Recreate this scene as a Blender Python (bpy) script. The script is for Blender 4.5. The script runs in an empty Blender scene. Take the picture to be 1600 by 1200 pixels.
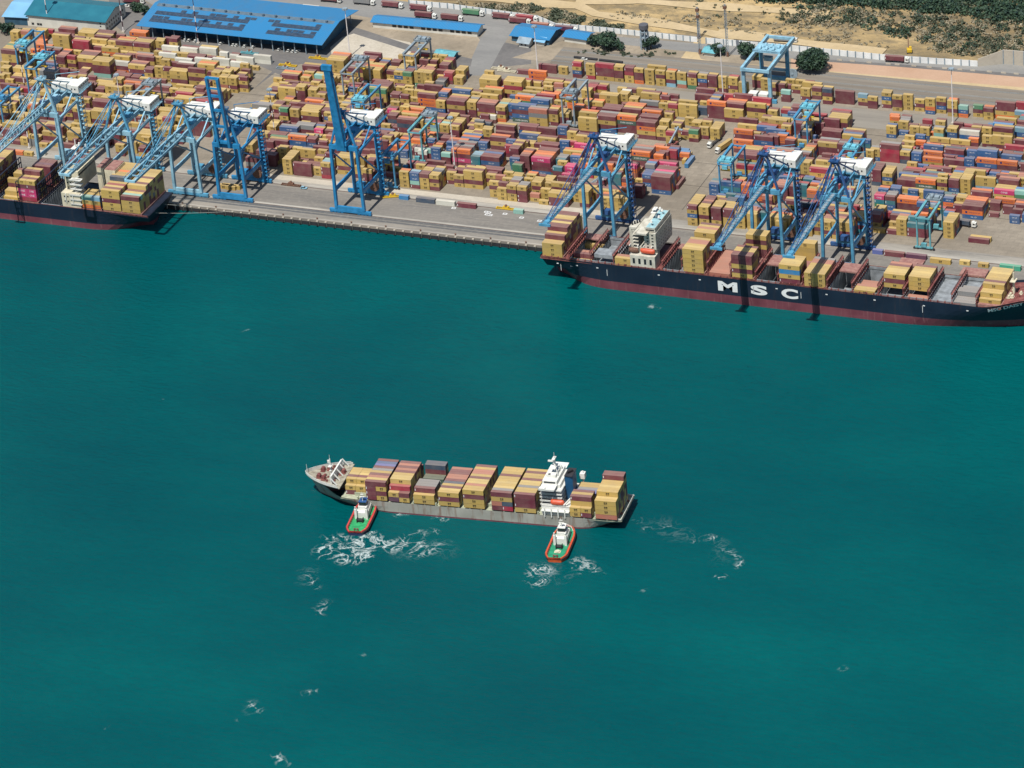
import bpy, math, random
from mathutils import Vector, Matrix
random.seed(7)
R = math.radians
SC = bpy.context.scene
COL = SC.collection
# ------------------------------------------------------------------ camera
CAM = Vector((857.6, -1912.04, 1074.11))
CF = Vector((-0.366494, 0.793641, -0.485609))
CR = Vector((0.922846, 0.376534, -0.081103))
CU = Vector((-0.118481, 0.477866, 0.870406))
FPX = 6322.87
cd = bpy.data.cameras.new('camera'); cam = bpy.data.objects.new('camera', cd); COL.objects.link(cam)
cd.sensor_width = 36; cd.lens = 36 * FPX / 1600; cd.clip_start = 5; cd.clip_end = 20000
cam.matrix_world = Matrix(((CR.x, CU.x, -CF.x, CAM.x), (CR.y, CU.y, -CF.y, CAM.y), (CR.z, CU.z, -CF.z, CAM.z), (0, 0, 0, 1)))
SC.camera = cam
# ------------------------------------------------------------------ light
w = bpy.data.worlds.new('World'); SC.world = w; w.use_nodes = True
nt = w.node_tree; bg = nt.nodes['Background']; sky = nt.nodes.new('ShaderNodeTexSky')
sky.sky_type = 'NISHITA'; sky.sun_disc = False; sky.sun_elevation = R(63); sky.sun_rotation = R(183)
sky.air_density = 1.2; sky.dust_density = 1.0; sky.ozone_density = 3.0
nt.links.new(sky.outputs[0], bg.inputs[0]); bg.inputs[1].default_value = 0.078
sd = bpy.data.lights.new('sun', 'SUN'); sd.energy = 4.8; sd.angle = R(0.5); sd.color = (1, 0.97, 0.93)
sun = bpy.data.objects.new('sun', sd); COL.objects.link(sun)
e_, a_ = R(63), R(4)
shd = Vector((math.sin(a_) * math.cos(e_), math.cos(a_) * math.cos(e_), -math.sin(e_)))   # the way the light travels
sun.rotation_euler = shd.to_track_quat('-Z', 'Y').to_euler()
SC.view_settings.view_transform = 'Standard'; SC.view_settings.look = 'None'
SC.view_settings.exposure = 0.05; SC.view_settings.gamma = 1.0
SC.render.engine = 'CYCLES'
SC.cycles.transparent_max_bounces = 48; SC.cycles.max_bounces = 5; SC.cycles.diffuse_bounces = 1; SC.cycles.glossy_bounces = 2

# ------------------------------------------------------------------ geometry helpers
def G(x, y, z=0.0):                      # ground point seen at photo pixel (x, y), at height z
    d = CF + CR * ((x - 800) / FPX) - CU * ((y - 600) / FPX)
    return CAM + d * ((z - CAM.z) / d.z)
def PX(p):
    d = Vector(p) - CAM; z = d.dot(CF)
    return 800 + FPX * d.dot(CR) / z, 600 - FPX * d.dot(CU) / z

def inpoly(x, y, P):
    c = False
    for (x1, y1), (x2, y2) in zip(P, P[1:] + P[:1]):
        if (y1 > y) != (y2 > y) and x < (x2 - x1) * (y - y1) / (y2 - y1) + x1: c = not c
    return c
class MB:
    def __init__(s): s.v = []; s.f = []; s.m = []; s.c = []; s.g = []
    def add(s, vs, fs, m=0, c=None):
        o = len(s.v); s.g.append((o, len(s.f))); s.v += [tuple(p) for p in vs]
        for i, f in enumerate(fs):
            s.f.append(tuple(o + k for k in f)); s.m.append(m)
            s.c.append(c[i] if isinstance(c, list) else c)
        return s
    def box(s, x0, y0, z0, x1, y1, z1, m=0, c=None, M=None):
        vs = [Vector(p) for p in ((x0, y0, z0), (x1, y0, z0), (x1, y1, z0), (x0, y1, z0), (x0, y0, z1), (x1, y0, z1), (x1, y1, z1), (x0, y1, z1))]
        if M: vs = [M @ p for p in vs]
        return s.add(vs, [(3, 2, 1, 0), (4, 5, 6, 7), (0, 1, 5, 4), (1, 2, 6, 5), (2, 3, 7, 6), (3, 0, 4, 7)], m, c)
    def beam(s, p, q, w=1.0, h=None, m=0, w2=None):
        p = Vector(p); q = Vector(q); h = h or w; d = (q - p)
        if d.length < 1e-6: return s
        d.normalize(); up = Vector((0, 0, 1)) if abs(d.z) < .95 else Vector((0, 1, 0))
        a = d.cross(up).normalized(); b = a.cross(d).normalized(); k = (w2 or w) / w
        vs = []
        for P, t in ((p, 1), (q, k)):
            for i, j in ((-1, -1), (1, -1), (1, 1), (-1, 1)): vs.append(P + a * (i * w / 2 * t) + b * (j * h / 2 * t))
        return s.add(vs, [(3, 2, 1, 0), (4, 5, 6, 7), (0, 1, 5, 4), (1, 2, 6, 5), (2, 3, 7, 6), (3, 0, 4, 7)], m)
    def cyl(s, p, q, r, r2=None, n=8, m=0):
        p = Vector(p); q = Vector(q); r2 = r if r2 is None else r2
        d = (q - p).normalized(); up = Vector((0, 0, 1)) if abs(d.z) < .9 else Vector((1, 0, 0))
        a = d.cross(up).normalized(); b = d.cross(a)
        vs = [P + (a * math.cos(t * 2 * math.pi / n) + b * math.sin(t * 2 * math.pi / n)) * rr for P, rr in ((p, r), (q, r2)) for t in range(n)]
        return s.add(vs, [tuple(range(n)), tuple(range(2 * n - 1, n - 1, -1))] + [(i, i + n, (i + 1) % n + n, (i + 1) % n) for i in range(n)], m)
    def prism(s, poly, z0, z1, m=0, mt=None, zt=None):   # poly: list of (x,y) anticlockwise
        n = len(poly); zt = zt or [z1] * n
        vs = [(x, y, z0) for x, y in poly] + [(p[0], p[1], zt[i]) for i, p in enumerate(poly)]
        s.add(vs, [tuple(range(n - 1, -1, -1))] + [(i, (i + 1) % n, (i + 1) % n + n, i + n) for i in range(n)], m)
        s.add(vs, [tuple(range(n, 2 * n))], m if mt is None else mt)
        return s
    def each(s, name, mats, parent=None, per=1):       # every added piece (or run of pieces) an object of its own
        g = s.g[::per] + [(len(s.v), len(s.f))]; out = []
        for (v0, f0), (v1, f1) in zip(g, g[1:]):
            q = MB(); q.v = s.v[v0:v1]; q.f = [tuple(k - v0 for k in f) for f in s.f[f0:f1]]; q.m = s.m[f0:f1]; q.c = s.c[f0:f1]; out.append(q.build(name, mats, parent))
        return out
    def build(s, name, mats, parent=None, M=None, smooth=False):
        me = bpy.data.meshes.new(name); me.from_pydata(s.v, [], s.f); me.update()
        if not isinstance(mats, (list, tuple)): mats = [mats]
        for x in mats: me.materials.append(x)
        me.polygons.foreach_set('material_index', s.m)
        if smooth: me.polygons.foreach_set('use_smooth', [True] * len(s.f))
        if any(c is not None for c in s.c):
            at = me.attributes.new('Col', 'FLOAT_COLOR', 'CORNER'); arr = []
            for p, c in zip(me.polygons, s.c):
                arr += ([*(c or (0, 0, 0)), 1.0]) * p.loop_total
            at.data.foreach_set('color', arr)
        o = bpy.data.objects.new(name, me); COL.objects.link(o)
        if parent: o.parent = parent
        if M: o.matrix_local = M
        return o
def T(x, y, z=0, rz=0): return Matrix.Translation((x, y, z)) @ Matrix.Rotation(rz, 4, 'Z')
def tag(o, label=None, cat=None, group=None, kind=None):
    for k, v in (('label', label), ('category', cat), ('group', group), ('kind', kind)):
        if v: o[k] = v
    return o
def thing(name, x, y, z, rz, label, cat, group=None):
    o = bpy.data.objects.new(name, None); COL.objects.link(o); o.empty_display_size = 1
    o.location = (x, y, z); o.rotation_euler = (0, 0, rz)
    return tag(o, label, cat, group)
def copy_thing(r, x, y, z, rz, label):
    c = r.copy(); COL.objects.link(c); c.location = (x, y, z); c.rotation_euler = (0, 0, rz); c['label'] = label
    for ch in list(r.children):
        d = ch.copy(); COL.objects.link(d); d.parent = c
        for g in list(ch.children):
            e = g.copy(); COL.objects.link(e); e.parent = d
    return c

# ------------------------------------------------------------------ materials
def mat(name, col, rough=0.7, var=0.12, scale=0.3, metal=0.0, col2=None, bump=0.0, bscale=2.0, detail=5, lo=.35, hi=.65):
    m = bpy.data.materials.new(name); m.use_nodes = True; t = m.node_tree; b = t.nodes['Principled BSDF']
    b.inputs['Roughness'].default_value = rough; b.inputs['Metallic'].default_value = metal
    g = t.nodes.new('ShaderNodeNewGeometry'); n = t.nodes.new('ShaderNodeTexNoise'); n.inputs['Scale'].default_value = scale; n.inputs['Detail'].default_value = detail
    t.links.new(g.outputs['Position'], n.inputs['Vector'])
    r = t.nodes.new('ShaderNodeValToRGB'); r.color_ramp.elements[0].position = lo; r.color_ramp.elements[1].position = hi
    c2 = col2 or tuple(min(1, c * (1 + var)) for c in col); c1 = col if col2 else tuple(c * (1 - var) for c in col)
    r.color_ramp.elements[0].color = (*c1, 1); r.color_ramp.elements[1].color = (*c2, 1)
    t.links.new(n.outputs[0], r.inputs[0]); t.links.new(r.outputs[0], b.inputs['Base Color'])
    if bump:
        n2 = t.nodes.new('ShaderNodeTexNoise'); n2.inputs['Scale'].default_value = bscale; n2.inputs['Detail'].default_value = 4
        bp = t.nodes.new('ShaderNodeBump'); bp.inputs['Strength'].default_value = bump; bp.inputs['Distance'].default_value = 1.0
        t.links.new(g.outputs['Position'], n2.inputs['Vector']); t.links.new(n2.outputs[0], bp.inputs['Height']); t.links.new(bp.outputs[0], b.inputs['Normal'])
    return m
def N(t, k): return t.nodes.new(k)
def mixc(t, f, a, b):
    m = N(t, 'ShaderNodeMix'); m.data_type = 'RGBA'
    for s, v in ((0, f), (6, a), (7, b)):
        if isinstance(v, tuple): m.inputs[s].default_value = (*v, 1) if len(v) == 3 else v
        elif isinstance(v, (int, float)): m.inputs[s].default_value = v
        else: t.links.new(v, m.inputs[s])
    return m.outputs[2]
def noise(t, vec, sc, det=4, rough=.5, stretch=None):
    if stretch:
        mp = N(t, 'ShaderNodeMapping'); mp.inputs['Scale'].default_value = stretch; t.links.new(vec, mp.inputs[0]); vec = mp.outputs[0]
    n = N(t, 'ShaderNodeTexNoise'); n.inputs['Scale'].default_value = sc; n.inputs['Detail'].default_value = det; n.inputs['Roughness'].default_value = rough
    t.links.new(vec, n.inputs['Vector']); return n.outputs[0]
def ramp(t, f, *st, interp='LINEAR'):
    r = N(t, 'ShaderNodeValToRGB'); cr = r.color_ramp; cr.interpolation = interp
    while len(cr.elements) < len(st): cr.elements.new(.5)
    for e, (p, c) in zip(cr.elements, st): e.position = p; e.color = (*c, 1) if isinstance(c, tuple) else (c, c, c, 1)
    t.links.new(f, r.inputs[0]); return r.outputs[0]
def newmat(name, rough=.8):
    m = bpy.data.materials.new(name); m.use_nodes = True; t = m.node_tree; b = t.nodes['Principled BSDF']; b.inputs['Roughness'].default_value = rough
    g = N(t, 'ShaderNodeNewGeometry'); return m, t, b, g.outputs['Position']
def bumpn(t, b, h, s, d=1.0):
    bp = N(t, 'ShaderNodeBump'); bp.inputs['Strength'].default_value = s; bp.inputs['Distance'].default_value = d
    t.links.new(h, bp.inputs['Height']); t.links.new(bp.outputs[0], b.inputs['Normal'])

def box_mat():
    m, t, b, P = newmat('container_paint', .55)
    a = N(t, 'ShaderNodeAttribute'); a.attribute_name = 'Col'
    n1 = noise(t, P, .25, 4); n2 = noise(t, P, .9, 5, .65)
    c = mixc(t, ramp(t, n1, (.3, 0.0), (.75, .28)), a.outputs['Color'], (.30, .24, .18))
    c = mixc(t, ramp(t, n2, (.62, 0.0), (.74, .55)), c, (.13, .075, .045))
    t.links.new(c, b.inputs['Base Color']); return m
M_BOX = box_mat()
M_EMB = mat('emblem_black', (.035, .028, .02), .6, 0); M_TXW = mat('lettering_white', (.75, .75, .72), .6, .05); M_TXB = mat('lettering_navy', (.03, .03, .12), .6, 0)
BM = [M_BOX, M_EMB, M_TXW, M_TXB]

def water_mat():
    m, t, b, P = newmat('sea_water', .12)
    n1 = noise(t, P, .0042, 5, .55, (1, 1.7, 1)); n2 = noise(t, P, .018, 6, .65, (.45, 1.3, 1)); n3 = noise(t, P, .22, 4, .7, (.5, 1.3, 1))
    c = ramp(t, n1, (.28, (.0, .060, .070)), (.50, (.0, .076, .081)), (.74, (.0, .100, .098)))
    c = mixc(t, ramp(t, n2, (.45, 0.0), (.85, .3)), c, (.0, .104, .101))
    c = mixc(t, ramp(t, n3, (.40, .18), (.62, 0.0)), c, (.0, .05, .058))
    t.links.new(c, b.inputs['Base Color']); b.inputs['IOR'].default_value = 1.33; b.inputs['Specular IOR Level'].default_value = .12
    w1 = noise(t, P, .30, 5, .62, (.6, 1.5, 1)); w2 = noise(t, P, .8, 3, .6, (.7, 1.3, 1))
    mm = N(t, 'ShaderNodeMath'); mm.operation = 'MULTIPLY_ADD'; t.links.new(w2, mm.inputs[0]); mm.inputs[1].default_value = .35; t.links.new(w1, mm.inputs[2])
    bumpn(t, b, mm.outputs[0], .75, 1.3); return m
M_WATER = water_mat()

def apron_mat():
    m, t, b, P = newmat('apron_concrete', .9)
    sx = N(t, 'ShaderNodeSeparateXYZ'); t.links.new(P, sx.inputs[0])
    wob = noise(t, P, .02, 2)
    md = N(t, 'ShaderNodeMath'); md.operation = 'MULTIPLY_ADD'; t.links.new(sx.outputs[1], md.inputs[0]); md.inputs[1].default_value = 1 / 50; md.inputs[2].default_value = 0
    A = (.285, .255, .21); B_ = (.10, .102, .10); L = (.44, .41, .345); Gm = (.215, .195, .165)
    c = ramp(t, md.outputs[0], (0, (.26, .2, .15)), (.04, L), (.05, A), (.13, A), (.14, B_), (.17, B_), (.18, A), (.2, B_), (.25, B_), (.26, L), (.29, L), (.30, Gm), (.72, Gm), (.76, A), (.79, (.1, .09, .08)), (.80, L), (1, A), interp='LINEAR')
    n1 = noise(t, P, .07, 7, .7, (.22, 1, 1)); n2 = noise(t, P, .4, 5, .7); n4 = noise(t, P, .5, 4, .6, (.05, 1.6, 1))
    c = mixc(t, ramp(t, n1, (.42, 0.0), (.66, .6)), c, (.11, .105, .095)); c = mixc(t, ramp(t, n4, (.52, 0.0), (.68, .45)), c, (.09, .09, .09)); c = mixc(t, ramp(t, n2, (.5, 0.0), (.8, .4)), c, (.36, .33, .28))
    t.links.new(c, b.inputs['Base Color']); return m
def ground_mat(name, c1, c2, c3, s1=.02, s2=.25, stretch=(1, 1, 1), joints=0):
    m, t, b, P = newmat(name, .92)
    n1 = noise(t, P, s1, 6, .6, stretch); n2 = noise(t, P, s2, 6, .7, stretch)
    c = ramp(t, n1, (.32, c1), (.68, c2)); c = mixc(t, ramp(t, n2, (.45, 0.0), (.78, .6)), c, c3)
    if joints:
        br = N(t, 'ShaderNodeTexBrick'); br.inputs['Scale'].default_value = 1; br.inputs['Brick Width'].default_value = joints; br.inputs['Row Height'].default_value = joints * .5
        br.inputs['Mortar Size'].default_value = .12; br.inputs['Color1'].default_value = (.25, .25, .25, 1); br.inputs['Color2'].default_value = (.0, .0, .0, 1); br.inputs['Mortar'].default_value = (.55, .55, .55, 1)
        t.links.new(P, br.inputs[0]); c = mixc(t, br.outputs[0], c, tuple(v * .72 for v in c1))
    t.links.new(c, b.inputs['Base Color']); return m
M_YARD = ground_mat('yard_concrete', (.20, .168, .125), (.34, .29, .22), (.15, .13, .10), .02, .2, joints=7)
M_ASPH = ground_mat('asphalt', (.11, .105, .10), (.17, .16, .148), (.22, .2, .175), .03, .3)
M_ROAD = ground_mat('road_asphalt', (.20, .195, .18), (.27, .26, .235), (.16, .155, .145), .02, .3, (1, 3, 1))
M_DIRT = ground_mat('bare_earth', (.22, .18, .125), (.38, .31, .22), (.15, .125, .09), .03, .25)
M_SAND = ground_mat('sandy_track', (.44, .33, .17), (.56, .43, .25), (.33, .25, .15), .03, .3)
M_PINK = ground_mat('laterite_bank', (.44, .27, .17), (.50, .33, .22), (.36, .24, .15), .03, .5)
M_GRAV = ground_mat('gravel', (.42, .37, .28), (.56, .50, .40), (.28, .24, .18), .05, .5)
M_BALL = ground_mat('track_ballast', (.16, .135, .105), (.27, .235, .185), (.12, .10, .08), .05, .22, (.1, 3.0, 1))
M_LCON = ground_mat('pale_concrete', (.42, .37, .29), (.5, .45, .36), (.33, .29, .23), .03, .3)

def steel(name, c, c2=None): return mat(name, tuple(v * .78 for v in c), .5, .14, .3, col2=tuple(v * 1.12 + .012 for v in c), lo=.3, hi=.62)
M_SBRI = steel('crane_blue', (.015, .20, .41)); M_SMID = steel('crane_mid_blue', (.08, .29, .44)); M_SLIT = steel('crane_pale_blue', (.25, .46, .56)); M_SDRK = steel('crane_navy', (.02, .08, .22))
M_NAVY = mat('dark_navy_paint', (.012, .018, .035), .6, .3); M_TEAL = steel('rtg_teal', (.12, .36, .40)); M_GREY = steel('rtg_grey', (.25, .31, .34)); M_RBLU = steel('rtg_blue', (.06, .25, .42)); M_TROL = steel('trolley_aqua', (.16, .50, .60))
M_WHT = mat('white_sheet', (.66, .65, .58), .5, .08, .3, col2=(.78, .77, .70)); M_CRM = mat('cream_paint', (.62, .56, .40), .6, .12, .25); M_DKWIN = mat('dark_glass', (.02, .025, .03), .15, 0)
M_RUB = mat('rubber', (.025, .025, .028), .8, .2); 
def hull_paint(name, c1, c2, st, k=.5):
    m, t, b, P = newmat(name, .5); n1 = noise(t, P, .06, 4); v = noise(t, P, .5, 5, .7, (1, 1, .1)); h = noise(t, P, .35, 5, .7, (.12, 1, 1.6))
    c = ramp(t, n1, (.35, c1), (.68, c2)); c = mixc(t, ramp(t, v, (.56, 0.0), (.72, k)), c, st); c = mixc(t, ramp(t, h, (.6, 0.0), (.75, k * .7)), c, tuple(x * 1.5 + .01 for x in c2))
    t.links.new(c, b.inputs['Base Color']); return m
M_BLK = hull_paint('hull_black', (.005, .012, .028), (.010, .022, .042), (.05, .035, .035), .45); M_RED = hull_paint('antifouling_red', (.12, .03, .042), (.22, .065, .08), (.30, .16, .15), .6)
M_MAR = mat('deck_maroon', (.14, .035, .035), .7, .35, .4, col2=(.27, .10, .08)); M_HATCH = mat('hatch_pink', (.26, .115, .10), .75, .2, .5, col2=(.36, .2, .16)); M_HGREY = mat('hold_grey', (.24, .26, .27), .7, .25, .3)
M_LGRN = mat('deck_palegreen', (.38, .40, .28), .7, .25, .4); M_HULLG = mat('hull_grey', (.32, .30, .26), .6, 0, .22, col2=(.5, .47, .42), bump=.0)
M_ORNG = mat('boat_orange', (.60, .09, .035), .5, .15); M_TGRN = mat('tug_deck_green', (.02, .26, .13), .6, .2, .5); M_FUNB = mat('funnel_blue', (.006, .075, .17), .5, .1)

def roof_mat(name, c1, c2, dirt):
    m, t, b, P = newmat(name, .5); w_ = N(t, 'ShaderNodeTexWave'); w_.inputs['Scale'].default_value = .32; w_.inputs['Distortion'].default_value = 1.2; w_.inputs['Detail'].default_value = 3; t.links.new(P, w_.inputs['Vector'])
    c = ramp(t, w_.outputs['Fac'], (.3, c1), (.8, c2)); c = mixc(t, ramp(t, noise(t, P, .12, 6, .7, (1, .35, 1)), (.5, 0.0), (.72, .5)), c, dirt); t.links.new(c, b.inputs['Base Color']); return m
M_ROOFB = roof_mat('roof_blue', (.02, .16, .35), (.04, .23, .44), (.09, .17, .25)); M_ROOFT = mat('roof_teal', (.012, .12, .17), .5, .1, .1, col2=(.02, .16, .21)); M_ROOFL = mat('roof_pale_blue', (.20, .42, .60), .5, .08, .1)
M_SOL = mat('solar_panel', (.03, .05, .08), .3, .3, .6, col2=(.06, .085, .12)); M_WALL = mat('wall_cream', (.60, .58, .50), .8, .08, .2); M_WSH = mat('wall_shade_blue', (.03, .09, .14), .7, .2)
M_YEL = mat('machine_yellow', (.62, .40, .03), .5, .12); M_WOOD = mat('bark', (.10, .07, .05), .9, .2); M_CABLE = mat('cable_grey', (.2, .21, .22), .6, .1); M_ROPE = mat('rope', (.6, .58, .5), .9, .1)
M_BR = mat('rust_brown', (.16, .08, .05), .8, .3, 1.0); M_POLE = mat('pole_white', (.75, .70, .66), .6, .08); M_POLR = mat('pole_dark', (.07, .03, .04), .6, .1)
def leafmat(name, a, b_):
    m, t, b, P = newmat(name, .7); c = ramp(t, noise(t, P, .35, 4), (.35, a), (.65, b_)); t.links.new(c, b.inputs['Base Color']); return m
M_LEAF = leafmat('leaves_dark', (.007, .028, .022), (.05, .095, .045)); M_SCR = leafmat('scrub_leaves', (.03, .05, .03), (.10, .11, .06)); M_DRY = leafmat('dry_scrub', (.20, .175, .11), (.33, .28, .18))

# ------------------------------------------------------------------ text as mesh
_tx = {}
def text_mesh(s, bold=0.0):
    if (s, bold) in _tx: return _tx[s, bold]
    cu = bpy.data.curves.new('t', 'FONT'); cu.body = s; cu.size = 1; cu.resolution_u = 5 if bold > .03 else 1; cu.align_x = 'CENTER'; cu.align_y = 'CENTER'; cu.offset = bold
    ob = bpy.data.objects.new('t', cu); COL.objects.link(ob); dg = bpy.context.evaluated_depsgraph_get(); dg.update()
    me = bpy.data.meshes.new_from_object(ob.evaluated_get(dg)); vs = [v.co.copy() for v in me.vertices]; fs = [tuple(p.vertices) for p in me.polygons]
    bpy.data.objects.remove(ob); bpy.data.curves.remove(cu); bpy.data.meshes.remove(me)
    x0 = min(v.x for v in vs); x1 = max(v.x for v in vs); y0 = min(v.y for v in vs); y1 = max(v.y for v in vs)
    vs = [((v.x - (x0 + x1) / 2) / (x1 - x0), (v.y - (y0 + y1) / 2) / (y1 - y0)) for v in vs]
    _tx[s, bold] = (vs, fs); return _tx[s, bold]
def text_on(mb, s, cx, y, cz, w_, h_, m, bold=0.0, c=None):       # reads from -y
    vs, fs = text_mesh(s, bold); mb.add([(cx + a * w_, y, cz + b * h_) for a, b in vs], fs, m, c)

exec_later = []
# ------------------------------------------------------------------ containers
CC = dict(y=(.51, .345, .09), Y=(.61, .44, .14), m=(.15, .028, .045), M=(.10, .025, .075), r=(.34, .02, .05), s=(.42, .15, .10), o=(.72, .17, .035), p=(.62, .03, .16), b=(.015, .10, .26),
          B=(.02, .20, .42), n=(.03, .065, .11), t=(.02, .17, .21), g=(.05, .22, .11), G=(.04, .10, .075), a=(.25, .50, .42), l=(.20, .40, .50), k=(.22, .23, .23), w=(.66, .65, .55), c=(.60, .56, .40), v=(.10, .14, .38), e=(.03, .35, .22), S=(.55, .05, .05))
CN = dict(y='mustard yellow', Y='bright yellow', m='maroon', M='plum purple', r='crimson', s='salmon', o='orange', p='magenta', b='navy blue', B='light blue', n='slate blue', t='dark teal', g='green', G='dark green', a='pale aqua', l='sky blue', k='grey', w='white', c='cream', v='violet blue', e='sea green', S='red')
LL = {2: 6.06, 4: 12.19}; HH = {2: 2.6, 4: 2.86}
def shade(c, k): return tuple(min(1, x * k) for x in c)
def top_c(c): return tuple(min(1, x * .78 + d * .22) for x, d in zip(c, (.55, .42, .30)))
def box_mesh(mb, L, col, M, h=2.6, fine=False, txt=True, jit=1.0, W=1.22):
    l = L / 2; h = h - .05; c = shade(CC[col], jit)
    if not fine:
        vs = [M @ Vector(p) for p in ((-l, -W, 0), (l, -W, 0), (l, W, 0), (-l, W, 0), (-l, -W, h), (l, -W, h), (l, W, h), (-l, W, h))]
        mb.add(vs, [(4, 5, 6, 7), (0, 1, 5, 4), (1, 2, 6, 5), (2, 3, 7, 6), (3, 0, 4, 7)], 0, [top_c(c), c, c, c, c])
    else:
        for x in (-l, l - .14):
            for y in (-W, W - .14): mb.box(x, y, 0, x + .14, y + .14, h, 0, c, M)
        for y in (-W, W - .1):
            mb.box(-l + .14, y, h - .12, l - .14, y + .1, h - .01, 0, c, M); mb.box(-l + .14, y, .02, l - .14, y + .1, .16, 0, shade(c, .8), M)
        n = int((L - .28) / .55); st = (L - .28) / n
        for sg in (-1, 1):
            pts = []
            for i in range(n):
                x = -l + .14 + i * st
                for dx, dy in ((0, .07), (.3, .07), (.5, .02), (.8, .02)): pts.append((x + dx * st, sg * (W - dy)))
            pts.append((l - .14, sg * (W - .07)))
            vs = [M @ Vector((x, y, z)) for x, y in pts for z in (.16, h - .12)]
            fs = [(2 * i, 2 * i + 2, 2 * i + 3, 2 * i + 1)[::sg * -1] for i in range(len(pts) - 1)]
            mb.add(vs, fs, 0, c)
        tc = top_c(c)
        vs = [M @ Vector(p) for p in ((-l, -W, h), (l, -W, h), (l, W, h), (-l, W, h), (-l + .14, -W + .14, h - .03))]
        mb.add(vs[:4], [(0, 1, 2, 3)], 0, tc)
        mb.box(-l + .02, -W + .14, .1, -l + .1, W - .14, h - .01, 0, c, M); mb.box(l - .1, -W + .14, .1, l - .03, W - .14, h - .01, 0, c, M)
        for y in (-.75, -.3, .3, .75): mb.box(l - .03, y - .03, .15, l + .005, y + .03, h - .1, 0, shade(c, .6), M)
    if txt:
        t = MB(); y = -W - .02
        if col in 'yY':
            x = l * .02 if L > 10 else l * .12
            text_on(t, 'M', x, y, h * .64, 1.7, .72, 1, .03); text_on(t, 'SC', x, y, h * .34, 1.7, .66, 1, .03)
        elif col == 'o' and L > 10:
            text_on(t, 'Hapag-Lloyd', 1.3, y, h * .5, 6.6, 1.15, 3); t.box(-4.2, y, h * .28, -3.0, y + .01, h * .75, 3)
        elif col == 'o': text_on(t, 'Hapag-Lloyd', .2, y, h * .5, 4, .8, 3)
        elif col == 'p': text_on(t, 'ONE', 0, y, h * .5, 4.2 if L > 10 else 3.2, 1.3, 2)
        elif col in 'b' : text_on(t, 'CMA CGM', .6 if L > 10 else 0, y, h * .5, 3.6 if L > 10 else 3, .85, 2)
        elif col == 'G' and L > 10: text_on(t, 'EVERGREEN', 0, y, h * .5, 8, 1.0, 2)
        elif col in 'tgmr' and jit > 1.0: t.box(-l + .35, y, h * .3, -l + .7, y + .01, h * .8, 2)
        if t.v: mb.add([M @ Vector(p) for p in t.v], [], 0); o = len(mb.v) - len(t.v); [(mb.f.append(tuple(o + k for k in f)), mb.m.append(m_), mb.c.append((.5, .5, .5))) for f, m_ in zip(t.f, t.m)]
BOXES = []     # every container: dict(x,y,z,rz,L,col,label,prio,h)
def spawn(x, y, z, rz, L, col, where, prio, group, h=None):
    BOXES.append(dict(x=x, y=y, z=z, rz=rz, L=LL[L] if L in LL else L, s=L, col=col, where=where, prio=prio, group=group, h=h or HH[L]))
ORD = ['bottom', 'second', 'third', 'fourth', 'fifth', 'sixth', 'seventh']
NTH = ['first', 'second', 'third', 'fourth', 'fifth', 'sixth', 'seventh', 'eighth', 'ninth', 'tenth', 'eleventh', 'twelfth', 'thirteenth', 'fourteenth']
def tier_word(k, n): return 'lone on the ground' if n == 1 else ('top' if k == n - 1 else ORD[k] + ' tier')

PITCH = 2.62
LANES = {}
PALS = ['yyymmmYyymmmkmy', 'ymmmyrymbyymmmyo', 'mbyommtrmbnyBmrty']
def place(u, L, lane, n):
    occ = LANES.setdefault(lane, [])
    for du in (0, .5, -.5, 1, -1, 1.6, -1.6, 2.2, -2.2, 2.8, -2.8):
        a, b = u + du, u + du + LL[L]
        if all(b <= s + .02 or a >= e - .02 for s, e, _ in occ): occ.append((a, b, n)); return a
    return None
stats = [0, 0]
def stack(x, y, L, cols, d=1, tops='', name=None, pal=0, offx=0, offy=0):
    px_, py_ = offx + x / 8, offy + y / 8
    n = len(cols); h = HH[L]; g = G(px_, py_, n * h)
    if g.y < 46: g = G(px_, py_, n * h)
    lane = round(g.y / PITCH)
    for k in range(d):
        u = None
        for dl in (0, 1, -1):
            u = place(g.x, L, lane + k + dl, n)
            if u is not None: ln = lane + k + dl; break
        if u is None: stats[0] += 1; continue
        stats[1] += 1
        cs = cols[::-1]
        if k: cs = ''.join(random.choice(PALS[pal]) for _ in range(n - 1)) + (tops[k] if k < len(tops) else random.choice(PALS[pal]))
        elif tops and tops[0] != '.': pass
        jx = random.uniform(-.12, .12)
        for i, c in enumerate(cs):
            front = k == 0; vis = 2.0 if i == n - 1 else (1.6 if front else .4)
            spawn(u + LL[L] / 2 + jx + random.uniform(-.05, .05), ln * PITCH + 1.22, i * h + .02, 0, L, c, name, vis * FPX / (Vector((u, ln * PITCH, 0)) - CAM).length, 'containers stacked in the yard', h)
            BOXES[-1].update(k=i, n=n, row=ln, yard=True)
OFF = {'U0': (0, 0), 'U1': (200, 0), 'U2': (400, 60), 'U3': (600, 60), 'U4': (800, 60), 'U5': (1000, 60), 'U6': (1200, 60), 'U7': (1400, 60),
       'L0': (0, 150), 'L1': (200, 150), 'L2': (400, 210), 'L3': (600, 210), 'L4': (800, 210), 'L5': (1000, 210), 'L6': (1200, 210), 'L7': (1400, 210)}
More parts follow.
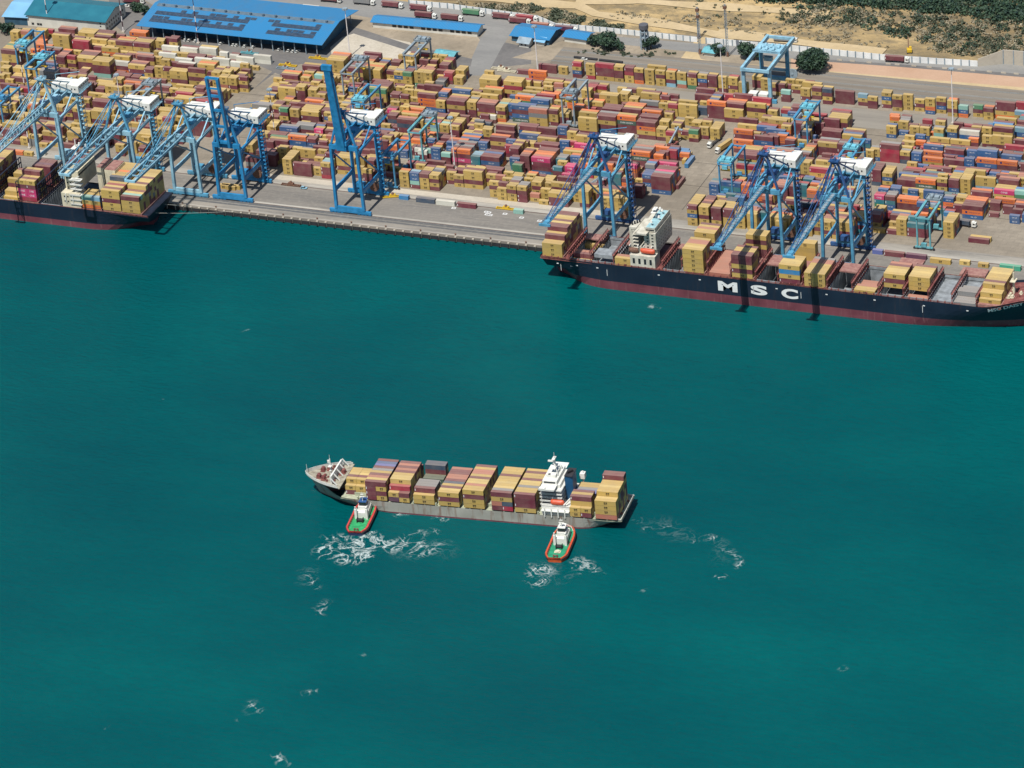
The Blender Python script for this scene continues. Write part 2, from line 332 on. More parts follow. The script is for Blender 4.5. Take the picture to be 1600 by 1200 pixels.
# each stack: x y of its top left front corner, 2 or 4 (twenty or forty feet), colours from the top down, /rows deep, :roof colours
YARD = '''
L2 320 310 2 yyyy/5:yyyyy;460 350 4 mmm;690 425 2 yy/2:ym;800 360 2 ymmr/3:yla;720 290 2 yy/2;560 185 4 yym;770 190 2 ybm;180 10 4 gm;390 20 4 obb/2:ok;165 70 4 mm/2;630 50 2 mbb/2:mm;760 80 2 ml/2;865 20 4 so/2;0 60 4 mm/2;1010 270 4 yymy/3:yyy;1215 410 2 yym;1330 430 2 ymm;0 200 4 my/2;130 250 2 mmm/2;1390 320 4 mym/2
L3 175 475 2 yyyy/2;310 480 2 bbam/2:al;430 500 2 myyy/5:mmyym;545 510 2 ymym/5:yynky;765 470 2 yym/2:mm;865 510 2 ymy;985 455 4 yymy/3:ymy;880 450 4 mm;1320 575 2 ymyy;1420 660 2 yyy;1435 590 2 myyy;1545 610 2 ymmy/2;1280 490 2 ymy/2;1365 520 2 smy;1480 540 2 yyy;1505 460 2 yym;270 370 2 my/2;390 380 2 yym/2;590 160 2 bbbb/2;515 190 2 amm/2;365 180 2 wmm/2;430 185 2 wmm;720 265 2 rr/2;740 200 2 amm/2:bb;840 180 4 ompm/5:omkmk;1090 260 2 ttt/3:tll;1215 260 4 mbm/4:mmbm;1230 190 4 bmmm/2:bm;955 40 4 bm/3;780 95 4 bmm/3:kmo;640 30 4 mb/2;515 60 2 bm/2;620 110 2 oy/2;210 40 2 oo/2;345 50 2 oo/2;1320 30 4 mym/2;1180 90 2 bb/2;1560 300 2 bb;960 0 2 yy/2;1070 0 2 yy/3
U2 870 270 4 yyym/5:yyyso;570 340 4 mm/2;610 420 2 yy/2;720 460 2 ay/2;295 455 4 my/3:myo;220 490 2 ym;550 490 2 ym/2;185 580 2 y/2;280 600 4 yyy/2;505 590 2 ymmm/2;680 545 2 yy/2;640 640 2 yyy/2;770 595 2 ymy/2;760 690 2 yym/2;160 640 2 my/2;105 720 2 yy/3;60 770 2 y;320 780 2 yy/3;200 800 2 y/2;420 800 2 mm/2:my;530 800 4 mm;610 765 4 ok/2;790 830 2 yy/2;290 860 2 gmyy/2;195 840 2 ymy/3;410 890 2 yymm/2:mm;545 900 4 ymm/5:yyyym;755 900 2 mmm/5:mmyym;870 900 2 yby/2;140 1090 2 ym/2;290 1100 4 bm/2:nk;480 1090 4 km/2:kk;740 1080 2 bt/2;715 1140 2 pm/2;855 1150 2 mm/2;1010 590 2 ym;1000 650 2 yy/2;990 720 2 yy/2;1330 380 4 yyym/4:yyoy;1440 770 2 mmm/2;1400 620 4 gyym/5:gymmm;1120 370 4 mym/4:mkmm;1150 610 2 byy/2;1270 620 2 yym/2;980 800 2 ym;1430 520 4 mm/2
U3 85 290 2 mmy/2:mm;45 370 2 yym;0 410 2 mym/2;115 420 2 ybym/5:kkyyy;225 430 2 gyym/4;330 410 2 yyyg/4:yyss;445 430 2 yyyg/5:yyssy;435 270 4 mmm/2;250 280 2 yym;605 400 2 mmm;740 430 2 rrm/2:rs;530 520 2 yy/2;650 525 2 kn/3:nnm;600 480 2 ym/2;885 400 2 yyy/3:yyy;830 490 2 yy/3:yyy;500 580 4 mmm;410 580 2 mm;255 590 2 yym;150 600 2 yym/2;240 650 2 yym;360 660 2 yyy;410 690 4 moob/2:my;80 690 2 mym/2;200 700 2 mym;320 740 2 ym;70 800 2 ysm;195 850 2 yym;310 820 2 mm;650 770 2 yybm/2;780 770 4 mymb/4:mmsy;680 680 2 byb/3:bso;860 630 4 bym/2:by;1090 670 2 ymm/2;1240 630 4 ymm/2;1190 700 4 yym;1025 800 2 yymm/2;1065 750 2 kmm/2;1165 800 4 mmym/3:mss;1400 850 2 ymyo/5:yyayy;1545 830 2 bbmb/3;1190 500 4 yym/3:yyy;1390 520 2 mm;1480 540 4 yrym/3:yyy;1280 960 2 wm;30 890 2 pmn/2;190 950 4 ym/4:oooy;150 1010 4 mnmm/2:ms;380 1010 2 yym;30 970 2 mnm/3;690 1080 2 yym/3:yay;810 1100 2 ymmm/5:ymyyy;1060 1140 2 ymm/3:yyy;1185 1130 2 yym/2;1215 1050 2 nm/2;1395 1090 4 mmm/2;1385 1170 4 mm;965 1170 2 ymm;620 1060 2 lam/2;800 960 2 ymm/2;1150 1000 2 kmm/2
U4 60 390 4 m;330 320 4 mm;580 350 2 yy;750 300 2 rybm/2:oy;925 310 2 yyyr;1045 305 4 rmmy;1270 350 2 ymmy/2:yy;1395 370 2 mryy/2;1525 370 2 ymmo;160 510 4 m;0 520 4 yym/2;150 590 4 ym;335 600 2 ymm;130 650 4 ym;305 700 4 rm/2;515 570 2 sm;525 780 2 ym;35 720 4 ogm/2:sk;220 770 4 bkm/2:bk;205 870 4 skyy/2:sk;0 840 4 bmbG/2:yb;450 890 2 myym/3:syo;580 920 2 ymm/3:yyy;930 600 2 ryy/3:rrm;1030 600 2 ryy/2;1095 690 4 yym/2:yy;1330 690 2 yym/3:yyw;1455 750 2 ym/2;895 790 4 ym/2;1115 880 4 mmm/3:mmm;1340 880 4 mmm/2:ny;1400 850 4 omm/2:oo;835 910 4 yym/2:yo;830 980 4 yyym;1060 960 4 mymb/3:mmk;1295 970 4 oGmm/2:oy;70 1100 4 mbb/2:mm;310 1120 4 mmm;560 1110 2 bbmb/2;690 1160 2 yym/2;860 650 2 yyy/3:yyy;780 850 2 syy/2:oo;650 540 2 yy/2
U5 55 390 2 yyyy;195 400 2 ymyy;325 410 2 yyml/2:yo;460 420 2 yyas;595 430 2 myyg/2:oy;720 450 2 ybmm/2:kk;845 460 2 mmmy/2:yy;980 470 2 yyym;1105 480 2 yymy/2;1235 540 2 yyyy;1390 480 2 ymm/2;1495 515 2 yyy;80 345 4 yy;0 690 4 yyk/2:ym;0 770 4 kmm;215 720 2 mym;355 710 2 my;195 800 2 yym;320 820 2 ryy/2:yy;470 830 4 yyy;480 770 4 yym;745 790 2 ym;720 860 2 nn;830 785 4 ommm;1070 800 4 mmm/3:mso;1050 880 4 yym;1335 800 4 ymyy;550 1000 2 yy;640 1050 2 ym/2;765 1040 2 yy/2;665 1020 2 my;285 940 2 yy/2;245 1030 2 yym/2:yy;385 1080 2 ysy/3:ymy;200 1130 2 yym/2;325 1160 2 ryy/2;505 1160 2 my/2;610 1140 2 gym/2;735 1110 2 yym;865 1130 2 yyy/4:yyyy;35 890 4 omo/2:om;0 960 4 mmm/2;-40 1030 4 moym/2:mm;1210 1080 4 ym;1460 1090 4 bm/2;1170 1130 4 omoo;1230 1000 4 mm;1520 980 2 yss/2
U6 45 560 2 ym;100 560 2 mmy/2;210 520 2 yy;310 530 2 yy;440 540 4 yy;165 580 2 mm;155 650 2 amm;290 590 2 ym;415 560 2 mm;400 630 2 yym;540 620 2 mym/2:yy;680 620 2 nmym/2:yy;835 650 4 mmm;1115 700 2 lym;1250 720 2 ymm;1410 680 2 ybym/2:yy;1550 710 2 ymmy;785 910 4 mmm/2;755 980 4 ymm/3:yyy;290 850 2 mmm/2;0 890 2 yyy/2;160 890 2 rl/2;260 900 2 bl/2;0 1000 4 yom/2:yy;0 1100 4 bm/2;160 1090 2 yom/2;670 970 4 mmm;680 1040 4 om;1520 980 2 oyy;1480 1090 2 yyb/2;670 1150 4 mmm/2:sm;960 1150 4 mmy/2;1520 950 2 oo;300 1060 2 mmm/2;420 1080 2 kmm/3;540 1060 2 mmm/3;400 1160 2 nmm/2
U7 80 710 2 yyyy;225 770 2 ymy;370 740 2 yyob;500 740 2 ymby;645 770 2 yymy/2:yo;780 830 2 abo;960 830 2 gmy;1095 860 2 myy/2:yo;1235 800 4 mmyo;1485 900 2 lym;1500 790 4 rrm;30 1040 2 yyb/2:kk;325 1020 2 rm;490 1030 2 ykm/2;165 1100 2 yyb;280 1100 2 yyb/2;460 1140 2 yat/2:kk;630 1130 2 ybb/2:oy;940 1100 2 yyb/2;1065 1120 2 yym/2;790 1150 4 wbb/2;1200 1120 4 myym/2:yy;1480 1110 4 lbm/2;60 980 2 km/2
L4 65 640 2 ymmm/3:ykk;215 750 2 sy;345 690 2 yyy;335 820 2 y;460 720 4 ymm/2:yy;410 600 2 yyy;495 590 4 ymyy;235 600 2 ymyy/2;130 560 2 yyy;285 560 2 yyyy;170 510 2 yyy/2;-40 600 2 ymyy/3:ykk;0 520 2 yyyy/2;840 700 2 yyym/3:yyy;700 700 2 yyy/2;1090 790 2 yyy/3;1215 790 4 yyy/3:yyy;95 260 2 mmmm/4:msom;235 290 4 pmmb/5:psoom;490 420 2 mG/2;530 375 2 tmm/2;550 300 2 ttm/3:tkk;730 270 2 bbm/2;620 490 2 pp;665 390 2 ppr/2:pp;560 540 4 mm;0 380 2 ggt/2;310 40 4 ym/2;340 120 4 mm/2;635 200 4 ym/2:mo;680 90 2 rm;775 115 4 pm;150 210 2 omm/2:om;300 220 4 oom/3:osm;90 0 4 bb/2;555 70 2 bbb;0 290 2 btt/2;1490 200 4 oGmm/4:omks;1240 480 2 tttt/2;1430 390 2 posp/2;1340 540 2 mom/2;1050 560 2 mm/2
L5 165 150 2 oo/2:os;240 160 2 oos;130 240 2 oom/2;215 230 2 mom;340 190 2 rrm/3;460 220 2 om/3;220 340 4 pm/2;65 370 2 kbm/3;30 490 2 bmb/3:bbb;130 520 4 mmmb/6:mmkpmm;590 880 2 mybyy/6:yyyyyy;740 890 2 yymyy/6:yymsmm;880 920 2 mmmyy/4:yyyy;1030 940 2 mmyyy/4:yyyy;1165 970 2 yyyy/3:yyy;1300 960 2 yyyy/3:sss;1340 980 2 yyyy/3;970 830 2 ym/2;1060 840 2 ymm/3;860 610 2 bbb/3:bkt;1000 600 4 btb/2;1250 630 2 oor/2:os;1180 570 2 omm/2;1170 60 4 oom;1420 10 4 mbb;1210 250 4 mymy/5:mmmyy;1200 370 4 rym/2;1540 250 2 yyy/3;1350 500 2 bmo/2;1430 720 2 som/3;1530 760 2 smm/4
L6 620 90 4 ymm/3:mmk;870 110 4 mmm/3:mkm;510 420 4 rym/2:ry;405 350 2 yyym/3:yym;400 230 2 mmn/3:nky;600 320 4 ym/2;430 560 2 tmm/2:tb;370 620 2 ttt/2:rr;520 620 2 oot/2:ov;475 700 2 ost/2;80 640 2 mmmm/4:ssss;170 640 2 mmmm/3:sss;1290 430 2 mmmn/4:mmmm;1430 470 2 ybym/4:yyyy;1395 120 4 mrrr/2:kk;1290 170 2 yyb/2:yk;925 0 4 yym/2;1330 750 2 ptgm/2:pr;1455 780 2 mtbb/3:mkk;1385 670 2 bbm/2:oo;1510 680 2 bbm/2;120 0 2 oom/2;210 70 2 mmm/2:oo;70 180 4 smm/2:rk;0 30 2 mmb/2;230 230 2 mmk/2;450 170 2 ykm/3;1160 60 2 btm;1200 190 2 yym/2;800 340 4 oy/2:oo;200 830 2 mym/2;330 840 4 nmm/2;0 1040 4 yyyy/3;120 1050 2 yyyy/3;250 1100 2 yyy/4;370 1060 2 yyyy/5;510 1050 2 yymy/5:yyyyy;650 1100 2 yymy/4:yyss;760 1080 4 yymy/5:yysmy;980 1110 2 yyyy/5:yyyyy;1280 990 2 mmyy/5:mmkyy
L7 50 210 2 ymn/2:yk;190 230 2 bbm/2:kk;335 200 4 om;325 290 4 oy;600 180 4 mb/2;590 320 4 mm;845 290 2 bbb;890 190 2 bbb/2;1010 195 4 bbb/2:kk;1010 290 4 obm;1265 320 4 oms;1310 260 4 bm;1540 360 2 mm/2;1350 140 4 rm;1340 220 4 mm;420 40 4 ym;350 120 4 bm;670 70 4 ym;915 30 2 om/2;1070 20 2 yym;1195 0 4 yym;110 10 2 ym;245 0 2 bm;240 90 2 om;110 90 2 ym;1465 70 4 mm;75 450 4 m;330 420 4 m;285 490 4 m;570 410 2 my;510 550 2 ymym;650 570 2 mmbb/4:myyy;785 560 2 yyyy/5:yyyyy;985 540 4 yyl;1220 690 4 py/3:pyy;1480 700 2 agb/2;1510 540 2 yyy/3:yss;1270 570 4 mmm/3:ssm;240 560 4 oGm/2:oy;30 560 4 mm/3:mmy;330 710 4 bbm;0 800 4 omm/2:oo;260 840 4 bmb/2:Bs;590 790 2 bom/2:kk;745 790 2 ymm/2:yy;820 890 4 mob/5:mmmoo;920 720 4 mm/2;1170 850 2 mm/2:mm;1150 990 2 m;1330 900 2 mm;1480 870 4 mm/2;1455 940 2 mm;1420 1000 2 bb;1565 1010 2 bb/2;665 1030 2 bm;710 880 2 mm/2;0 1060 2 yyyy/3:yys;590 1090 2 yyyy/5:yyyyy;1440 560 2 yyy
U0 130 390 2 yyy/2;240 390 2 syy/2:sy;445 360 2 yy;565 365 2 ry;730 350 4 my/2:ms;640 435 4 yyyy/2;975 400 4 yy/3:yyy;1170 450 4 mm/2:my;1455 430 2 mm;900 500 4 rrm/2:yy;1120 485 4 yy;1340 515 2 yk/2;1450 505 4 myy/3:myo;1255 600 4 yo;1400 700 4 ym/2;1380 770 4 wmo;945 720 4 ymm/5:yymms;1150 760 4 ymma/3:yyy;705 700 2 mmyy/5:mssmo;810 690 2 rymy/3;15 615 4 myym/5:oyygy;550 600 4 mm/2:Mk;395 600 4 om/2:oo;400 560 2 oo/3:ooo;500 790 4 bb/2;480 890 4 kkk/2:kk;130 960 4 my/3;75 975 2 ym/2;0 930 2 ymy/2;830 960 2 ym/2;960 930 2 yy/2;315 1040 4 yy/2:yy;640 1050 4 my;1200 1100 2 my/2;1310 1070 2 yyy;1420 1080 2 ykm;1525 1080 2 yyk/2;1410 990 2 ym/2;0 1150 4 yy/3:yyy;190 1110 4 rm/2;1210 1040 4 y/2;650 500 2 ym/2;0 780 2 yym;0 850 2 ymm/2;450 390 2 yoo/2
U1 10 400 4 om/2:oo;60 530 4 mym/4:myym;335 500 2 yym/2;410 580 4 ww;380 660 4 wy;655 590 4 ww/2;880 600 4 ww/2;1140 650 2 ww;1265 690 2 ww/2;1355 705 4 ww;835 720 4 www;1040 735 4 ww;590 720 4 ww;1275 775 4 ww;1560 690 4 ww;300 720 2 yym;415 740 2 yym;520 770 2 mm;600 800 4 mym/2:Mw;0 800 4 ymb/3:yms;195 865 2 myy/2;330 825 2 yyym;435 830 2 myyy;525 870 4 yymy/2:yy;745 850 4 mymym;985 900 2 mm;830 830 4 yym/3:yoy;1060 850 2 yy;1130 960 2 yysy/2:yy;1215 970 2 yymy/2:yy;1335 950 2 mymy/2;1375 910 2 yyy;1420 860 2 mym;-60 1020 4 oo/2:om;290 1080 4 mm/2:yk;465 1110 2 ym;120 1050 4 sm/2;280 1160 4 ymm/2;590 1150 4 rm/3:ryy;830 1180 2 ymm/2;0 1170 2 yyy/2;120 690 4 mym/2:ss
L0 190 60 2 ybby/2;130 40 2 yyy/2;335 110 2 oyy/2:ow;500 45 2 bym/2;590 60 2 yyy/2;105 240 4 ym/3:yyy;20 340 4 ymm/2:yy;10 410 4 mmy;210 390 2 mmy/2;330 290 2 ay/2;515 450 4 ymm;570 360 4 mmy/2:yy;740 400 2 yy/3;830 450 4 yym/3:yyy;690 490 4 yy;915 530 2 mm;1020 400 2 mmm/3;890 160 2 ymmy/3:yyy;790 160 2 mym/3:mmy;1010 190 2 yyyy/2;1120 190 4 yymy/2:yy;1300 180 2 yyym/4;290 700 2 y;215 690 2 o;455 690 2 w;1330 250 2 yym/2;-20 240 2 mym/2;1150 60 4 mmy/2;1250 20 2 yym/2;1000 40 2 ymm/2;800 30 4 yym/2;600 120 4 ymm/2;70 100 2 kyyy/3;1150 420 2 yym/3;1250 470 2 kmm/3;1430 610 2 yym/2
L1 345 270 2 yyy/4:yyyy;435 260 2 ryym/2:ry;580 260 2 yym;570 30 4 yyyy/2:yy;455 40 2 myy/2;800 50 4 rrm/2;370 200 4 yym/2:yy;80 470 4 yym/3:yyy;175 490 2 yym/2;130 590 2 ym;120 650 4 my/2;1450 590 2 yym/3;1470 760 4 mkm/2:ys;280 420 2 yym/2;0 560 2 yyy;400 420 2 yyb/2;1170 1100 2 y;1250 1100 2 y;660 70 2 yyy/2;930 110 2 yyb/2
'''
for ln_ in YARD.strip().split('\n'):
    key, rest = ln_.split(' ', 1); ox, oy = OFF[key]
    for ent in rest.split(';'):
        a = ent.split(':'); tp = a[1] if len(a) > 1 else ''; b = a[0].split('/'); d = int(b[1]) if len(b) > 1 else 1
        x, y, L, cs = b[0].split()
        stack(float(x), float(y), int(L), cs, d, tp, pal=(0 if ox < 600 else (1 if ox < 900 else 2)) if key[0] == 'L' else (0 if ox < 400 else 1), offx=ox, offy=oy)
# lesser seen stacks that close the rows between the ones read off the photograph
FILLP = [[(-20, 60), (150, 58), (260, 75), (400, 110), (425, 130), (560, 100), (700, 108), (720, 120), (735, 150), (760, 135), (830, 128), (880, 140), (900, 150), (980, 155), (1060, 160), (1160, 172), (1240, 195), (1330, 215), (1345, 245), (1240, 260), (1100, 190), (1020, 180), (800, 170), (800, 215), (900, 225), (960, 240), (1040, 262), (1040, 290), (1010, 310), (940, 320), (700, 285), (620, 280), (440, 262), (430, 230), (400, 215), (380, 240), (290, 225), (120, 232), (-20, 232)],
         [(1395, 205), (1610, 205), (1610, 350), (1480, 345), (1395, 300)], [(1180, 190), (1330, 200), (1330, 330), (1180, 310)], [(1120, 316), (1460, 348), (1440, 372), (1110, 336)]]
KEEP = [[(330, 180), (405, 110), (440, 122), (400, 160), (390, 250), (290, 250)], [(700, 128), (735, 112), (765, 112), (745, 150), (720, 165)], [(1030, 180), (1180, 195), (1145, 240), (1110, 330), (1020, 330), (1060, 245)], [(760, 180), (820, 180), (790, 262), (730, 262)], [(1330, 200), (1395, 200), (1390, 340), (1340, 340)], [(1500, 330), (1610, 330), (1610, 420), (1490, 420)], [(870, 205), (1045, 222), (1045, 240), (870, 222)]]
rnd_ = random.Random(21); nf = 0; FILLED = set()
for lane in range(20, 84):
    v = lane * PITCH
    if any(a < v < b for a, b in ((0, 52), (77, 86.5), (113, 120), (146, 152), (178, 184))): continue
    blk = sum(v > b for b in (80, 116, 149, 181)); u = -422.4
    while u < 330:
        x, y = PX((u + 3, v, 0)); ok = any(inpoly(x, y, P) for P in FILLP) and not any(inpoly(x, y, P) for P in KEEP); bay = int(round((u + 422.4) / 6.4)); hr = random.Random(bay // 2 * 31 + blk * 7)
        if not ok: u += 6.4; continue
        four = hr.random() < .5; base = hr.choice((2, 3, 4, 4)); L = 4 if four and bay % 2 == 0 else 2
        if four and bay % 2: u += 6.4; continue
        lim = 4.9
        for j in range(1, 8):
            for a, b, n in LANES.get(lane + j, []):
                if a < u + LL[L] and b > u: lim = min(lim, (j * .53 + .75) if (lane + j, a) not in FILLED else n + j * .53 - 1.0)
        if lim < 1: u += 6.4; continue
        n = max(1, min(int(lim), base - (rnd_.random() < .3) + (rnd_.random() < .15), 5)); occ = LANES.setdefault(lane, [])
        if any(a < u + LL[L] + .1 and b > u - .1 for a, b, _ in occ):
            if L == 4 and not any(a < u + 6.2 and b > u - .1 for a, b, _ in occ): L = 2
            else: u += 6.4; continue
        occ.append((u, u + LL[L], n)); FILLED.add((lane, u)); nf += 1; pal = PALS[0 if x < 560 else 1 if x < 1000 else 2]; cc = rnd_.choice(pal)
        for i in range(n):
            if rnd_.random() < .55: cc = rnd_.choice(pal)
            spawn(u + LL[L] / 2 + rnd_.uniform(-.08, .08), v + 1.22, i * HH[L] + .02, 0, L, cc, None, .5, 'containers stacked in the yard', HH[L]); BOXES[-1].update(k=i, n=n, row=lane, yard=True)
        u += 6.4 if L == 2 else 12.8
print('filled', nf)
print('yard stacks placed/dropped', stats[1], stats[0], 'boxes', len(BOXES))
# ------------------------------------------------------------------ ships
SEA = -4.0
def along(o, th, xp, y, z):      # local x of the point on the ship's line y=const that photo column xp sees
    lo, hi = -60, 420
    for _ in range(40):
        m_ = (lo + hi) / 2; p = (o[0] + m_ * math.cos(th) - y * math.sin(th), o[1] + m_ * math.sin(th) + y * math.cos(th), z)
        if PX(p)[0] < xp: lo = m_
        else: hi = m_
    return lo
def sst(a, b, x): t = max(0, min(1, (x - a) / (b - a))); return t * t * (3 - 2 * t)
def breadth(t, s, B, full=False):   # t 0 stern .. 1 bow, s 0 waterline .. 1 deck
    st = (.55 + .45 * sst(0, .14, t)) * (1 - s) + (.93 + .07 * sst(0, .05, t)) * s
    if s < .35: st *= sst(-.02, .10 - .1 * s, t) * .8 + .2
    t0 = .70 + (.11 if B < 30 else .155) * s; e = .955 + .045 * s
    if t <= t0: bw = 1
    elif t >= e: bw = 0
    else: q = (t - t0) / (e - t0); bw = (1 - q ** (1.75 + .45 * s)) ** (1.0 - .2 * s)
    return B / 2 * st * bw
def sheer(t, zd, rise, t0=.86): return zd + rise * sst(t0, t0 + .09, t)
def make_hull(root, L, B, zd, rise, bowleft, mats, zpaint, levels=7, tset=None):
    ts = [i / 60 for i in range(61)]; X = (lambda t: L * (1 - t)) if bowleft else (lambda t: L * t)
    mb = MB(); zs = [(SEA - 2.5, 0, 0), (SEA, 0, 0), (zpaint, (zpaint - SEA) / (zd - SEA), 1)] + [(None, k, 1) for k in (.55, .75, .9, 1.0)]
    ring = []
    for side in (-1, 1):
        g = []
        for t in ts:
            col = []
            for z, s, _ in zs:
                zz = z if z is not None else SEA + (sheer(t, zd, rise) - SEA) * s
                ss = s ** 1.1; xx = X(min(t, .955 + .045 * s) if t > .9 else t)
                if t < .06: xx += (1 if bowleft else -1) * -(1 - s) * (.06 - t) / .06 * L * .02
                col.append((xx, side * max(.02, breadth(t, ss, B)), zz))
            g.append(col)
        ring.append(g)
    nl = len(zs)
    for si, g in enumerate(ring):
        vs = [p for c in g for p in c]
        for i in range(len(ts) - 1):
            for j in range(nl - 1):
                f = (i * nl + j, (i + 1) * nl + j, (i + 1) * nl + j + 1, i * nl + j + 1)
                if (si == 0) == bowleft: f = f[::-1]
                mb.add([vs[k] for k in f], [(0, 1, 2, 3)], 1 if j < 2 else 0)
    for j in range(nl - 1):
        q = [ring[0][0][j], ring[1][0][j], ring[1][0][j + 1], ring[0][0][j + 1]]
        mb.add(q, [(0, 1, 2, 3)], 1 if j < 2 else 0)
    return mb.build('hull', mats, root)
def deck_outline(L, B, t0, t1, bowleft, inset=0.0, n=24):
    X = (lambda t: L * (1 - t)) if bowleft else (lambda t: L * t)
    a = [(X(t0 + (t1 - t0) * i / n), -max(.0, breadth(t0 + (t1 - t0) * i / n, 1, B) - inset)) for i in range(n + 1)]
    b = [(x, -y) for x, y in a[::-1]]; return a + b if not bowleft else (a + b)[::-1]
class Ship:
    def __init__(s, root, o, th, L, B, zd, words, group, hw):
        s.k = 1.0; s.root, s.o, s.th, s.L, s.B, s.zd, s.words, s.group, s.hw = root, o, th, L, B, zd, words, group, hw; s.cells = []
    def X(s, xp, y=None, z=None): return along(s.o, s.th, xp, -s.B / 2 if y is None else y, s.zd if z is None else z)
    def W(s, x, y): c, n = math.cos(s.th), math.sin(s.th); return s.o[0] + x * c - y * n, s.o[1] + x * n + y * c
    def bay(s, x0, kind, zb, heights, front, tops, where, y0=None, h=2.7, pal=0):
        y0 = -s.hw + 1.22 if y0 is None else y0; r0 = min(i for i, c in enumerate(heights) if c != '0')
        for r, hh in enumerate(heights):
            n = int(hh); y = y0 + r * 2.5 * (1 if s.k == 1 else .955)
            for k in range(n):
                q_ = s.k; xs = [(x0 + 6.1 * q_, 4, '')] if kind == 4 else [(x0 + 3.03 * q_, 2, 'left'), (x0 + 9.2 * q_, 2, 'right')]
                cell = None
                if r == r0 and front:
                    fs = front.split(',')[n - 1 - k] if n - 1 - k < len(front.split(',')) else 'y'
                    if len(fs) == 2: xs = [(x0 + 3.03 * q_, 2, 'left'), (x0 + 9.2 * q_, 2, 'right')]; cell = fs
                    else: xs = [(x0 + 6.1 * q_, 4, '')]; cell = fs if kind == 4 else fs * 2
                elif k == n - 1 and tops: 
                    c = tops[r] if r < len(tops) and tops[r] in CC else 'y'; cell = c * 2
                for j, (x, L, w_) in enumerate(xs):
                    c = cell[min(j, len(cell) - 1)] if cell else random.choice(PALS[pal])
                    X_, Y_ = s.W(x, y); top = k == n - 1
                    spawn(X_, Y_, zb + k * h, s.th, L, c, None, (3.2 if (top or r == r0) else .5) * FPX / (Vector((X_, Y_, zb)) - CAM).length, s.group, h)
                    BOXES[-1].update(k=k, n=n, row=r, fr=r == r0, bay=where, ship=s.words, lr=w_); BOXES[-1]['L'] *= s.k; BOXES[-1]['W'] = 1.22 if s.k == 1 else 1.15
        s.cells.append((x0, x0 + 12.3))
def rail(mb, pts, h=1.1, m=0, w=.12):
    for a, b in zip(pts, pts[1:]):
        a, b = Vector(a), Vector(b)
        for k in (.5, 1): mb.beam(a + Vector((0, 0, h * k)), b + Vector((0, 0, h * k)), w, w, m)
        n = max(1, int((b - a).length / 3))
        for i in range(n + 1): p = a.lerp(b, i / n); mb.beam(p, p + Vector((0, 0, h)), w, w, m)

# ---- the feeder ship turning in the harbour (bow to the left)
TH = R(5.64); FO = (-18.0, -284.5)
fs = thing('container_ship', FO[0], FO[1], 0, TH, 'grey-sided container ship with white bridge and blue funnel afloat in open water', 'ship')
F_ = Ship(fs, FO, TH, 176, 27.6, 2.6, 'ship afloat', 'containers on the deck of the ship under way', 13.75); F_.k = .925
hm = []
def hull_weather():
    m, t, b, P = newmat('weathered_hull', .6); sx = N(t, 'ShaderNodeSeparateXYZ'); t.links.new(P, sx.inputs[0])
    st = noise(t, P, .35, 6, .7, (1, 1, .12)); n1 = noise(t, P, .08, 4)
    c = ramp(t, n1, (.35, (.27, .26, .22)), (.7, (.40, .385, .33))); c = mixc(t, ramp(t, st, (.53, 0.0), (.68, .8)), c, (.17, .08, .045))
    t.links.new(c, b.inputs['Base Color']); return m
M_HW = hull_weather()
make_hull(fs, 176, 27.6, 2.6, 6.4, True, [M_HW, M_RED], SEA + .8)
mb = MB(); mb.prism(deck_outline(176, 27.6, 0, .868, True, .2), 1.7, 1.9, 0); mb.build('main_deck', [M_LGRN], fs)
mb = MB(); mb.prism(deck_outline(176, 27.6, .868, .998, True, .35), 7.2, 7.7, 0); mb.build('forecastle_deck', [mat('foredeck_brown', (.22, .19, .14), .8, .3, .5, col2=(.40, .37, .28))], fs)
mb = MB()
for sg in (-1, 1):      # side hatch coaming and stanchions under the outboard boxes
    mb.box(30, sg * 9 - .3, 1.9, 171, sg * 9 + .3, 3.9, 0)
mb.box(30, -8.7, 1.9, 132, 8.7, 3.4, 0); mb.box(146, -8.7, 1.9, 170, 8.7, 3.4, 0)
for i in range(0, 23):
    x = 33 + i * 6.15
    if 133 < x < 144: continue
    for sg in (-1, 1): mb.box(x - .35, sg * 12.9 - .5, 1.9, x + .35, sg * 12.9 + .5, 3.9, 0)
mb.build('hatch_coaming', [M_LGRN], fs)
mb = MB(); pts = [(x, y, 6.8) for x, y in deck_outline(176, 27.6, .868, .998, True, .1)]
rail(mb, [(x, y, 8.4) for x, y, z in pts[2:-2]], .8, 0, .14)
for a, b in zip([(176 * (1 - t), s) for s in (-1,) for t in [.87 + i * .008 for i in range(17)]], [(0, 0)] * 17): pass
ol = deck_outline(176, 27.6, .868, .998, True, .05)[1:-1]
for a, b in zip(ol, ol[1:]): mb.add([(a[0], a[1], 7.7), (b[0], b[1], 7.7), (b[0], b[1], 8.7), (a[0], a[1], 8.7)], [(0, 1, 2, 3)], 0)
mb.build('bulwark', [M_WHT], fs)
mb = MB()                # break-water and winches
mb.beam((17.5, -9, 9.9), (17.5, 9, 9.9), .8, 4.6, 0)
for y in (-10, -5, 0, 5, 10): mb.beam((17.5, y, 12), (21, y, 7.8), .5, .5, 0)
mb.build('breakwater', [M_WHT], fs)
for (x, y, r) in ((9, -3.5, 1.1), (9, 3.5, 1.1), (12, -5, 1.0), (12, 5, 1.0), (20.5, 3, 1.0)):
    q = MB(); q.cyl((x - .2, y - 1.2, 9.0), (x - .2, y + 1.2, 9.0), r, n=10); q.box(x - 1.3, y - 1.6, 7.7, x + 1.1, y + 1.6, 8.3); q.build('winch', [M_MAR], fs)
